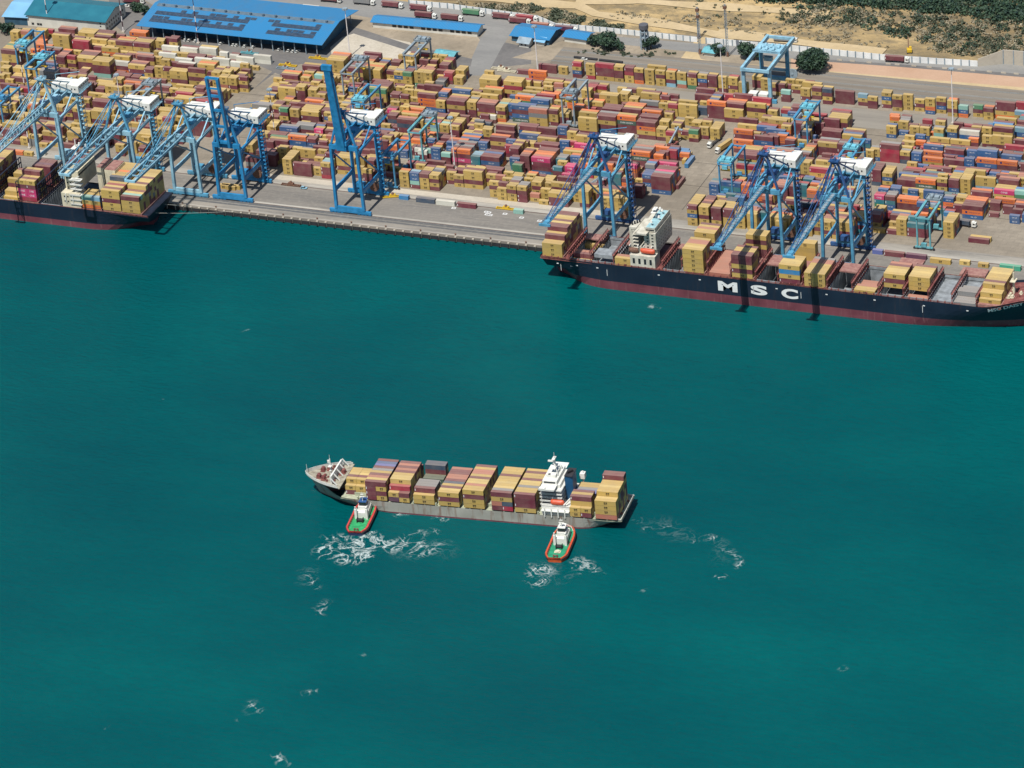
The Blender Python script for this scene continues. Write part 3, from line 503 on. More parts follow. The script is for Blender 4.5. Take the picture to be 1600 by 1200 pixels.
q = MB(); q.cyl((14.5, 0, 7.7), (14.5, 0, 17.5), .55, .3, 8); q.box(13.6, -1.6, 13.2, 15.4, 1.6, 13.5); q.box(13.2, -.4, 15.2, 14.4, .4, 16.6); q.cyl((14.5, 0, 16.5), (14.5, 0, 20), .12, .08, 5); q.box(13.9, -1, 10.5, 15.1, 1, 10.8); q.build('foremast', [M_WHT], fs)
q = MB(); q.cyl((1.2, 0, 7.7), (1.0, 0, 13), .15, .1, 5); q.build('jackstaff', [M_WHT], fs)
q = MB()
for i in range(26):
    a = random.uniform(4, 20); b_ = random.uniform(-9, 9)
    if abs(b_) < breadth(1 - a / 176, 1, 27.6) - 1.5: q.box(a, b_, 7.7, a + random.uniform(.4, 1.4), b_ + random.uniform(.4, 1.4), 7.7 + random.uniform(.4, 1.3))
q.build('deck_fittings', [M_MAR], fs)
zb = 3.1
# bays: left photo column, front faces (top tier first; two letters = two short boxes), roof colours from the near side back
q = F_.X
F_.bay(q(538, -11), 2, 1.9, '2333332', 'yy,my', 'yymYyym', 'small bay behind bow', y0=-7.2)
F_.bay(q(573), 4, zb, '44444444443', 'm,my,mm,my', 'mYsmykmvbmmy', 'second bay from bow', h=2.75)
F_.bay(q(608), 4, zb, '23444444443', 'ym,My', 'yrYYymsmsmmy', 'third bay from bow')
F_.bay(q(647), 4, zb, '23333002244', 'y,y', 'ymkkk00GGnnm', 'fourth bay from bow')
F_.bay(q(686), 4, zb, '33333333333', 'y,m,y', 'yYmynmssmms', 'fifth bay from bow')
F_.bay(q(725), 4, zb, '44444444444', 'y,m,y,y', 'yysYYmyssymy', 'sixth bay from bow')
F_.bay(q(769), 4, zb, '44444444444', 'm,y,sn,mr', 'mkYyYyymyyyY', 'seventh bay from bow')
F_.bay(q(805), 4, zb, '44444444444', 'm,m,m,y', 'syykYYmyymys', 'bay before white bridge')
F_.bay(q(891), 4, zb, '244433333', 'yy,ym', 'ymymvvkyy', 'bay behind blue funnel', h=2.7)
F_.bay(q(931), 4, zb, '445555566', 'y,y,y,s', 'yYyyYyymm', 'sternmost bay')
# accommodation
xa = q(846); XB = xa + 9.5
mb = MB(); mb.box(xa, -12.5, 1.9, xa + 15, 12.5, 7.2); mb.box(xa + .5, -8, 7.2, XB, 8, 20.4); mb.box(xa + .2, -8.2, 20.4, XB - 1.6, 8.2, 23.0); mb.box(xa + 1.5, -5, 23, XB - 3, 5, 25); mb.build('accommodation_block', [M_WHT], fs)
mb = MB()
for k in range(5):
    z = 7.2 + k * 2.65; mb.box(xa - .8, -11.5, z, XB + 1.6, 11.5, z + .25)
    rail(mb, [(xa - .8, -11.5, z + .2), (XB + 1.6, -11.5, z + .2), (XB + 1.6, -6, z + .2)], 1.0, 0, .14)
mb.box(xa - .2, -14.6, 20.2, XB - 1.5, 14.6, 20.5); rail(mb, [(xa - .2, -14.6, 20.5), (XB - 1.5, -14.6, 20.5)], 1.1, 0, .2); mb.box(xa, -14.6, 20.5, xa + 3, -12.6, 21.7)
rail(mb, [(xa, -12.5, 7.2), (xa + 15, -12.5, 7.2)], 1.1, 0, .16)
for i in range(4): mb.beam((xa + 2 + i * 3.6, -14.2, 1.9), (xa + 2 + i * 3.6, -14.2, 7.2), .5)
mb.box(xa, -14.4, 5.2, xa + 15, -12.5, 5.5); mb.build('deck_galleries', [M_WHT], fs)
mb = MB()
for k in range(5):
    for i in range(3): mb.box(xa + 1.5 + i * 2.6, -8.05, 8.3 + k * 2.65, xa + 2.9 + i * 2.6, -8.0, 9.3 + k * 2.65)
mb.box(xa + .16, -8, 21.3, xa + .2, 8, 22.6); mb.box(xa + 1, -8.24, 21.3, XB - 2.4, -8.2, 22.5); mb.each('window', [M_DKWIN], fs)
mb = MB(); mb.cyl((xa + 5, 0, 23.3), (xa + 5, 0, 35), .8, .4, 8); mb.box(xa + 3.2, -3, 28, xa + 6, 3, 28.3); mb.box(xa + 1.5, -.4, 31.5, xa + 5, .4, 32.4); mb.box(xa + 4, -2, 34, xa + 5.6, 2, 34.3); mb.cyl((xa + 5, 0, 35), (xa + 5, 0, 38.5), .15, .1, 5)
for y in (-2.4, 2.4): mb.beam((xa + 7, y, 23.3), (xa + 5, y * .2, 31), .35)
mb.cyl((xa + 3, -4, 23.3), (xa + 3, -4, 25), .8, .8, 8); mb.cyl((xa + 6.5, 5, 23.3), (xa + 6.5, 5, 25.6), .9, .6, 8); mb.build('radar_mast', [M_WHT], fs)
mb = MB(); mb.prism([(xa + 11, -4.2), (xa + 15, -3.4), (xa + 15, 3.4), (xa + 11, 4.2)], 7.2, 24.5); mb.build('funnel', [M_FUNB], fs)
mb = MB(); [mb.cyl((xa + 12 + i * .8, -1.5 + i, 24.5), (xa + 12.4 + i * .8, -1.5 + i, 26.6), .5, n=8) for i in range(3)]; mb.box(xa + 10.8, -4.3, 24.3, xa + 15.2, 4.3, 24.7); mb.build('exhaust_pipe', [M_RUB], fs)
def lifeboat(parent, x, y, z, L=7.5, m=None):
    b_ = MB(); n = 8
    for j, (zz, k) in enumerate(((0, .35), (.8, .95), (1.5, 1), (2.2, .85), (2.8, .35))):
        for i in range(12):
            t = i / 12 * 2 * math.pi; cx = math.copysign(abs(math.cos(t)) ** .7, math.cos(t)); b_.v.append((x + cx * L / 2 * (.8 + .2 * k), y + math.sin(t) * 1.5 * k, z + zz))
        if j:
            for i in range(12): b_.f.append(((j - 1) * 12 + i, (j - 1) * 12 + (i + 1) % 12, j * 12 + (i + 1) % 12, j * 12 + i)); b_.m.append(0); b_.c.append(None)
    b_.f.append(tuple(range(48, 60))); b_.m.append(0); b_.c.append(None); b_.f.append(tuple(range(11, -1, -1))); b_.m.append(0); b_.c.append(None)
    o = b_.build('lifeboat', [m or M_ORNG], parent)
    d = MB()
    for dx in (-2.4, 2.4): d.beam((x + dx, y + 2.2, z - 1.5), (x + dx, y + 1.9, z + 4), .4); d.beam((x + dx, y + 1.9, z + 4), (x + dx, y - .3, z + 3.9), .4)
    d.build('davit', [M_WHT], parent)
lifeboat(fs, xa + 8.5, -11.6, 8.2)
mb = MB(); mb.cyl((xa + 16.5, -6, 4), (xa + 16.5, -6, 12), .6, .5, 8); mb.beam((xa + 16.5, -6, 12), (xa + 12, -12.5, 8.5), .6, .6); mb.build('provision_crane', [M_WHT], fs); mb = MB(); mb.cyl((xa + 16.8, 9, 4), (xa + 16.8, 9, 17), .5, .4, 8); mb.box(xa + 15.4, 7.5, 13, xa + 18, 10.5, 16); mb.build('provision_crane', [M_WHT], fs)
mb = MB(); rail(mb, [(171, -12.6, 1.9), (175.6, -12.2, 1.9), (175.6, 12.2, 1.9), (171, 12.6, 1.9)], 1.1, 0, .2)
for i in range(9): mb.box(171.2 + (i * 7 % 5) * .6, -11.5 + i * 2.6, 1.9, 172 + (i * 7 % 5) * .6, -10.8 + i * 2.6 + (i % 3) * .5, 2.6, 1)
mb.build('stern_rail', [M_WHT, M_MAR], fs)

for o in fs.children:
    if o.name.split('.')[0] in ('accommodation_block', 'window', 'deck_galleries', 'radar_mast', 'funnel', 'exhaust_pipe'):
        for v in o.data.vertices:
            if v.co.z > 7.5: v.co.z = 7.5 + (v.co.z - 7.5) * .80
# ---- the big ship at the quay (bow to the right)
MO = (14.6, -17.4)
ms = thing('container_ship', MO[0], MO[1], 0, 0, 'long black container ship with three huge white letters on its hull', 'ship')
S_ = Ship(ms, MO, 0.0, 303, 32.4, 12.0, 'black ship', 'containers aboard the black ship at the quay', 15.0)
make_hull(ms, 303, 32.4, 12, 5.0, False, [M_BLK, M_RED], SEA + 5.2)
q = S_.X
def pitdeck(sh, mdeck, cells, x_end0, x_end1, hw, zfloor):     # cells: (x0, x1, open)
    mb = MB(); z = sh.zd
    for sg in (-1, 1): mb.box(x_end0, min(sg * hw, sg * (sh.B / 2 - .1)), z - 1.2, x_end1, max(sg * hw, sg * (sh.B / 2 - .1)), z - .9, 0)
    x = x_end0
    for a, b, op in cells:
        zfl = zfloor if 60 < a < 200 or x_end0 > 50 else zfloor + (8 if a < 230 else 10.7)
        mb.box(x, -hw, z - 1.0, a, hw, z - .4, 0); x = b
        if op:
            for sg in (-1, 1): mb.box(a, min(sg * hw, sg * (hw + .3)), zfl, b, max(sg * hw, sg * (hw + .3)), z + .6, 1)
            mb.box(a, -hw, zfl, b, hw, zfl + .3, 1); mb.box(a - .2, -hw, zfl, a, hw, z, 1); mb.box(b, -hw, zfl, b + .2, hw, z, 1)
            for i in range(13):
                y = -hw + 1 + i * 2.5
                for xx in (a + .1, b - .25): mb.box(xx, y, zfl, xx + .15, y + .25, z, 1)
        else:
            mb.box(a, -hw + .1, z - .4, b, hw - .1, z + .9, 2)
    mb.box(x, -hw, z - 1.0, x_end1, hw, z - .4, 0)
    return mb
def lashing(sh, x, h, hw, n=12):     # lashing bridge posts athwart
    mb = MB(); z = sh.zd - .4
    for i in range(n + 1):
        y = -hw + 2 * hw * i / n; mb.beam((x, y, z), (x, y, z + h), .35, .35)
    mb.beam((x, -hw, z + h), (x, hw, z + h), 1.1, .3); mb.beam((x, -hw, z + h * .5), (x, hw, z + h * .5), .9, .2)
    rail(mb, [(x - .5, -hw, z + h), (x - .5, hw, z + h)], 1.1, 0, .15)
    mb.build('lashing_bridge', [M_MAR], sh.root)
bx = {k: q(v) for k, v in dict(a=847, b=890, c=924, d=960, s=990, e=1036, f=1067, g=1107, h=1143, i=1182, j=1217, k=1256, l=1294, m=1333, n=1374, o=1413, p=1452, r=1489, t=1527).items()}
cells = [(bx[k] - .3, bx[k] + 12.8, op) for k, op in (('a', 0), ('b', 1), ('c', 1), ('d', 1), ('e', 1), ('f', 0), ('g', 0), ('h', 0), ('i', 1), ('j', 0), ('k', 0), ('l', 1), ('m', 1), ('n', 1), ('o', 1), ('p', 1), ('r', 1), ('t', 0))]
pitdeck(S_, None, cells, .5, 258, 14.6, -1).build('main_deck', [M_MAR, M_HGREY, M_HATCH], ms)
mb = MB(); n_ = 22
for i in range(n_ + 1):
    t_ = .862 + (.996 - .862) * i / n_; hb_ = max(.05, breadth(t_, 1, 32.4) - .35)
    for k in (-1, -.5, 0, .5, 1): mb.v.append((303 * t_, hb_ * k, sheer(t_, 12, 5) - 1.3))
for i in range(n_):
    for k in range(4): mb.f.append((i * 5 + k, (i + 1) * 5 + k, (i + 1) * 5 + k + 1, i * 5 + k + 1)); mb.m.append(0); mb.c.append(None)
mb.build('foredeck', [M_MAR], ms)
mb = MB(); rail(mb, [(1, -15.9, 11.2), (250, -15.9, 11.2)], 1.3, 0, .22); rail(mb, [(1, 15.9, 11.2), (250, 15.9, 11.2)], 1.3, 0, .22)
for i in range(60): mb.box(3 + i * 4.1, -15.7, 11.1, 3.6 + i * 4.1, -14.8, 12.8)
mb.build('deck_rail', [M_MAR], ms)
mb = MB(); mb.cyl((276, 0, 12), (276, 0, 27), .8, .5, 8); mb.box(274.5, -2.5, 22, 277.5, 2.5, 22.4); mb.beam((276, 0, 27), (276, 0, 31), .25); mb.build('foremast', [M_CRM], ms)
for i in range(16):
    x, y = random.uniform(266, 292), random.uniform(-6, 6); z_ = sheer(x / 303, 12, 5) - 1.3; b_ = MB(); b_.cyl((x, y - 1, z_ + .9), (x, y + 1, z_ + .9), .7, n=8); b_.box(x - 1.0, y - 1.3, z_, x + 1.0, y + 1.3, z_ + .5); b_.build('winch', [M_CRM if i % 2 else M_MAR], ms)
zt = 13.0
B_ = S_.bay
B_(bx['a'], 4, zt - 1, '3344555555554', 'y,y,y', 'yymymmYmyYmmy', 'stern bay', h=2.86)
B_(bx['b'], 2, 2, '0344000003330', '', 'yymssyyymyyyy', 'open hold bay two', h=2.86)
B_(bx['c'], 4, 0, '4220000000000', 'y,y,y,y', 'yyy', 'open hold bay three', h=2.86)
B_(bx['d'], 4, 2, '5533330000000', 'y,y,y,y,y', 'yssmmy', 'open hold bay four', h=2.86)
B_(bx['f'], 4, zt - .5, '5555550000000', 'y,y,y,y,y', 'YYyssy', 'bay after bridge', h=2.9)
B_(bx['f'], 4, zt, '0000000055555', 'y,y,m,y,m', '00000000yysym', 'bay after bridge', h=2.9)
B_(bx['g'], 4, zt - 2, '1111111111100', 's', 'sssssssssss', 'low maroon bay', h=2.86)
B_(bx['h'], 4, zt - .5, '5555500000555', 'm,m,y,m,y', 'ymyym00000yyyy', 'bay above letters M S', h=2.86)
B_(bx['j'], 4, zt - .5, '4444400000044', 'y,B,y,m', 'YYYyy', 'bay above letter C', h=2.86)
B_(bx['k'], 2, zt - 1, '3333333300000', 'yy,yy,yy', 'yyyyysskk', 'bay right of letter C', h=2.86)
B_(bx['m'], 4, 2, '4443333000000', 'y,o,y,y', 'yysYYss', 'open hold with yellow boxes', h=2.86)
B_(bx['n'], 4, 2, '1000000000000', 'm', 'm', 'hold below twin yellow stacks', h=2.86)
B_(bx['n'], 4, 13, '0003333330000', 'y,m,y', '000YYYyms', 'left twin yellow stack', h=2.86)
B_(bx['o'], 4, 2, '3332000000000', 's,s,s', 'sssm', 'hold right of twins', h=2.86)
B_(bx['o'], 4, 13, '0003333330000', 'y,y,y', '000YYYYym', 'right twin yellow stack', h=2.86)
B_(bx['r'], 4, 10.1, '1112211100000', 'k', 'kkkkkkkk', 'open hold with grey boxes', h=2.86)
B_(bx['t'], 4, zt - .5, '0122333333330', 'y', '000yymyyyYYY', 'bay beside the foredeck', h=2.86)
for k in 'bcdefghijklmnoprt': lashing(S_, bx[k] - 1.0, 5.5 if k not in 'fgh' else 8, 14.8)
mb = MB()       # hatch cover panels lying over the far part of holds
for k, y0, y1, z in (('i', 2, 14, 12.9), ('l', 4, 14, 12.9), ('o', 6, 14.5, 13.2), ('b', 8, 14.5, 13), ('d', 4, 14.5, 14.5), ('e', 9, 14.5, 13)): mb.box(bx[k], y0, z, bx[k] + 12.3, y1, z + .8)
mb.each('hatch_cover', [M_HATCH], ms)
mb = MB(); mb.box(bx['c'] + .5, -12.4, 13.4, bx['c'] + 12, -4.5, 15.6); mb.build('hatch_pontoon', [M_HGREY], ms)
# accommodation tower
xs_ = bx['s']
mb = MB(); mb.box(xs_ - 2, -15.6, 11, xs_ + 13, -7.5, 19.5); mb.box(xs_ + 1, -10.5, 19.5, xs_ + 13, 13.5, 24); mb.box(xs_ + 6, -12, 24, xs_ + 13, 14, 39.5); mb.box(xs_ + 2.5, -15.4, 39.5, xs_ + 9, 15.4, 40.1); mb.box(xs_ + 6.3, -11, 40.1, xs_ + 12.6, 13, 43); M_TOW = mat('tower_cream', (.46, .43, .34), .6, .14, .3, col2=(.64, .61, .50)); mb.build('accommodation_block', [M_TOW], ms)
mb = MB()
for i in range(5):
    for j in range(8): mb.box(xs_ + 13, -10 + j * 3, 21.3 + i * 3, xs_ + 13.04, -9.2 + j * 3, 22.1 + i * 3)
    for j in range(2): mb.box(xs_ + 7.4 + j * 3, -12.04, 25.2 + i * 2.9, xs_ + 8.6 + j * 3, -12, 26.4 + i * 2.9)
mb.box(xs_ + 7, -11.04, 41, xs_ + 12, -11, 42.2)
for j in range(4): mb.box(xs_ - .5 + j * 3.4, -15.64, 14.2, xs_ + .9 + j * 3.4, -15.6, 17.6)
mb.each('window', [M_DKWIN], ms)
mb = MB()
for k in range(6):
    z = 20 + k * 3.2; mb.box(xs_ - 1.5, -11.5, z, xs_ + 2, 9, z + .25); rail(mb, [(xs_ - 1.5, -11.5, z), (xs_ - 1.5, 9, z)], 1, 0, .16)
    mb.beam((xs_ - 1, -11, z), (xs_ + 1.6, -8, z + 3.2), .4)
rail(mb, [(xs_ + 2.5, -15.4, 40), (xs_ + 9, -15.4, 40), (xs_ + 9, -9, 40)], 1.2, 0, .2); rail(mb, [(xs_ + 6.3, -11, 43), (xs_ + 12.6, -11, 43), (xs_ + 12.6, 13, 43)], 1.2, 0, .2)
mb.build('deck_galleries', [M_TOW], ms)
mb = MB(); mb.box(xs_ + 6.6, -10.7, 43.0, xs_ + 12.3, 12.7, 43.06); mb.build('bridge_roof', [mat('roof_paleblue_deck', (.30, .50, .53), .7, .2, .5)], ms)
mb = MB(); mb.cyl((xs_ + 8, 3, 43), (xs_ + 8, 3, 53), .6, .3, 8); mb.box(xs_ + 6, 0, 49, xs_ + 9, 6, 49.3); mb.box(xs_ + 6.6, 1, 51.5, xs_ + 9, 5, 51.8)
mb.build('radar_mast', [M_WHT], ms)
for x, y in ((10, 8), (9, -7), (8, 10), (11, 0)): mb = MB(); mb.cyl((xs_ + x, y, 43), (xs_ + x, y, 46.5), .2, .15, 6); mb.cyl((xs_ + x, y, 46), (xs_ + x, y, 47.6), .9, .5, 8); mb.build('radome', [M_WHT], ms)
mb = MB(); mb.box(xs_ - 6.5, -3, 12, xs_ - 1.6, 6, 36); mb.build('funnel', [M_TOW], ms)
mb = MB(); text_on(mb, 'M', xs_ - 4, -3.04, 33.6, 2.2, 1.4, 0); text_on(mb, 'SC', xs_ - 4, -3.04, 31.8, 2.2, 1.2, 0); mb.build('funnel_emblem', [M_EMB], ms)
mb = MB(); [mb.cyl((xs_ - 5.5 + i, i * 1.3, 36), (xs_ - 5.5 + i, i * 1.3, 38.5), .55, n=8) for i in range(4)]; mb.build('exhaust_pipe', [M_RUB], ms)
lifeboat(ms, xs_ + 8, -13, 20.2, 9); lifeboat(ms, xs_ - .5, -13, 20.0, 6, M_BR)
# hull lettering
mb = MB(); yb = -16.25
def hulltext(mb, s, xpx, cz, w_, h_, bold=.03):
    x = q(xpx, None, cz); text_on(mb, s, x, yb, cz, w_, h_, 0, .045)
for ch, xp in (('M', 1137), ('S', 1186), ('C', 1234)): hulltext(mb, ch, xp, 6.6, 11.6 if ch == 'M' else 9.8, 6.2, .06)
mb.each('hull_lettering', [M_TXW], ms)
M_LET = M_TXW
nm = MB(); vs_, fs_ = text_mesh('MSC DAISY', .032); x0 = q(1569, None, 13); pts = []
for a, b in vs_:
    x = x0 + a * 19; t = x / 303; zc = sheer(t, 12, 5) - 2.4 + b * 2.5; s_ = (zc - SEA) / (sheer(t, 12, 5) - SEA); pts.append((x, -max(.02, breadth(t, s_ ** 1.1, 32.4)) - .35, zc))
nm.add(pts, fs_); nm.build('name_lettering', [M_TXW], ms)
# draught marks, small white fairlead marks along the hull
mb = MB()
for xp in (870, 900, 932, 1028, 1092, 1212, 1290, 1365, 1442, 1510): x = q(xp, None, 8); mb.box(x, yb, 8.6, x + 1.2, yb + .02, 9.2); 
for xp in (876, 948, 1177, 1251, 1441): x = q(xp, None, 8); mb.box(x, yb, 4.5, x + .25, yb + .02, 8.5)
mb.each('hull_mark', [M_TXW], ms)
for o in ms.children:
    if o.name.split('.')[0] in ('accommodation_block', 'window', 'deck_galleries', 'bridge_roof', 'radar_mast', 'radome', 'funnel', 'funnel_emblem', 'exhaust_pipe'):
        for v in o.data.vertices:
            if v.co.z > 19.5: v.co.z = 19.5 + (v.co.z - 19.5) * .66


# ---- the ship at the left (stern to the right, bow out of frame)
LO = (-236.0, -18.0)
ls = thing('container_ship', LO[0], LO[1], 0, math.pi, 'dark container ship at the left quay with cream bridge and red lifeboat', 'ship')
# built in a frame turned half round: the near side is +y there
make_hull(ls, 300, 34.0, 9.0, 4.0, False, [M_BLK, M_RED], SEA + 3.8)
class LShip(Ship): pass
L_ = LShip(ls, (-536.0, -18.0), 0.0, 300, 34.0, 9.0, 'left ship', 'containers aboard the ship at the left quay', 16.3)
lroot = bpy.data.objects.new('deckhouse_frame', None); bpy.data.objects.remove(lroot)
q2 = lambda xp, z=9.0: along((-536.0, -18.0), 0, xp, -17, z)     # local x measured from the far bow
def LM(): return Matrix.Translation((300, 0, 0)) @ Matrix.Rotation(math.pi, 4, 'Z')
def lbuild(mb, name, mats): mb.v = [tuple((300 - x, -y, z)) for x, y, z in mb.v]; return mb.build(name, mats, ls)
cl = [(q2(x0), q2(x0) + 12.8, op) for x0, op in ((-38, 0), (-2, 1), (30, 0), (64, 1), (129, 0), (161, 0), (191, 0))]
mbp = pitdeck(L_, None, cl, 100, 299.5, 16.4, -3); lbuild(mbp, 'main_deck', [M_NAVY, M_HGREY, M_HATCH])
mb = MB(); rail(mb, [(180, -16.8, 8), (299, -16.8, 8)], 1.2, 0, .22); lbuild(mb, 'deck_rail', [M_MAR])
L_.bay(q2(-38), 4, 10, '5566666666666', 'y,m,y,y,m', 'yymymyymyyyym', 'leftmost bay', h=2.8)
L_.bay(q2(-2), 4, 0, '2234460066600', 'y,y', 'yyyyYy00yymrm', 'pit bay beside leftmost bay', h=2.8)
L_.bay(q2(30), 2, 9.6, '5556600055550', 'yy,mm,pp,pp,rr', 'ymymy000mMmm', 'crimson bay', h=2.8)
L_.bay(q2(129), 2, 9.6, '3333000000000', 'al,yy,oo', 'eyyy', 'short bay by funnel', h=2.7)
L_.bay(q2(161), 4, 9.6, '5555566666666', 'y,y,m,y', 'ymYrynyyoyyyy', 'second bay from stern', h=2.75)
L_.bay(q2(191), 4, 9.6, '4444555555555', 'm,y,y', 'laYmYmYYmYYyy', 'sternmost bay', h=2.75)
for x0 in (-2, 30, 64, 161, 191): 
    mb = MB(); z = 8.6; x = q2(x0) - 1
    for i in range(14): mb.beam((x, -16 + i * 2.46, z), (x, -16 + i * 2.46, z + 13), .35)
    for hh in (6, 9.5, 13): mb.beam((x, -16, z + hh), (x, 16, z + hh), 1.0, .25)
    lbuild(mb, 'lashing_bridge', [M_NAVY])
xl = q2(97)
mb = MB(); mb.box(xl, -15.8, 8, xl + 12.5, -8, 18); mb.box(xl + .5, -10, 18, xl + 10, 12, 30); mb.box(xl + 1, -17, 30, xl + 5.5, 17, 31); mb.box(xl + 1.5, -9, 31, xl + 9, 10, 34); lbuild(mb, 'accommodation_block', [M_CRM])
mb = MB()
for k in range(6):
    z = 11 + k * 3; mb.box(xl + 6, -14.5 if k > 2 else -16.4, z, xl + 13.4, -10.9, z + .3); rail(mb, [(xl + 6, -14.5 if k > 2 else -16.4, z), (xl + 13.4, -14.5 if k > 2 else -16.4, z)], 1.0, 0, .18); mb.beam((xl + 6.4, -13.5, z), (xl + 12.5, -13.5, z + 3), .5)
lbuild(mb, 'deck_galleries', [M_WHT]); mb = MB(); rail(mb, [(xl + 1, -17, 31), (xl + 5.5, -17, 31)], 1.2, 0, .25); lbuild(mb, 'bridge_rail', [M_WHT])
mb = MB()
for k in range(5):
    for i in range(2): mb.box(xl + 1.6 + i * 2.2, -10.05 if k > 1 else -15.85, 12 + k * 3.2, xl + 2.6 + i * 2.2, -10 if k > 1 else -15.8, 13 + k * 3.2)
mb.box(xl + 10, -9, 27, xl + 10.05, 11, 28.2); mb.v = [tuple((300 - x, -y, z)) for x, y, z in mb.v]; mb.each('window', [M_DKWIN], ls)
mb = MB(); mb.box(xl + 1.6, -8.9, 34, xl + 8.9, 9.9, 34.08); lbuild(mb, 'bridge_roof', [M_MAR])
mb = MB(); mb.cyl((xl + 4, 2, 34), (xl + 4, 2, 45), .7, .3, 8); mb.box(xl + 2, -1, 40, xl + 5, 5, 40.3)
lbuild(mb, 'radar_mast', [M_WHT])
for x, y in ((8, 7), (7, -4), (3, 8)): mb = MB(); mb.cyl((xl + x, y, 34), (xl + x, y, 39), .2, .15, 6); mb.cyl((xl + x, y, 38.6), (xl + x, y, 40.2), .9, .5, 8); lbuild(mb, 'radome', [M_WHT])
xf = q2(137); mb = MB(); mb.box(xf, 0, 8, xf + 4.5, 13, 29); mb.box(xf + 5.2, 0, 8, xf + 12.3, 13, 28); lbuild(mb, 'funnel_casing', [M_CRM]); mb = MB(); mb.box(xf + .1, .1, 29, xf + 4.4, 12.9, 29.5); mb.box(xf + 5.4, .2, 28, xf + 12.1, 12.8, 28.5); lbuild(mb, 'casing_roof', [M_HATCH])
lifeboat(ls, 300 - (xl + 5.5), 14.2, 13.6, 9, mat('boat_red', (.5, .03, .03), .5, .1))

# ------------------------------------------------------------------ mooring and towing lines
def line_obj(name, pts, r, m, label, cat, sag=0):
    mb = MB(); P_ = [Vector(p) for p in pts]
    if len(P_) == 2:
        a, b = P_; P_ = [a.lerp(b, i / 8) - Vector((0, 0, sag * 4 * (i / 8) * (1 - i / 8))) for i in range(9)]
    for a, b in zip(P_, P_[1:]): mb.cyl(a, b, r, n=5)
    return tag(mb.build(name, [m]), label, cat)
line_obj('mooring_rope', [(-238, -14, 7), (-212, 0.9, .5)], .07, M_ROPE, 'pale mooring rope from the left ship stern to the quay edge, upper of two', 'rope', .4)
line_obj('mooring_rope', [(-237, -25, 6.5), (-192, 0.9, .5)], .07, M_ROPE, 'longer pale mooring rope sagging low over the water off the left ship', 'rope', .8)

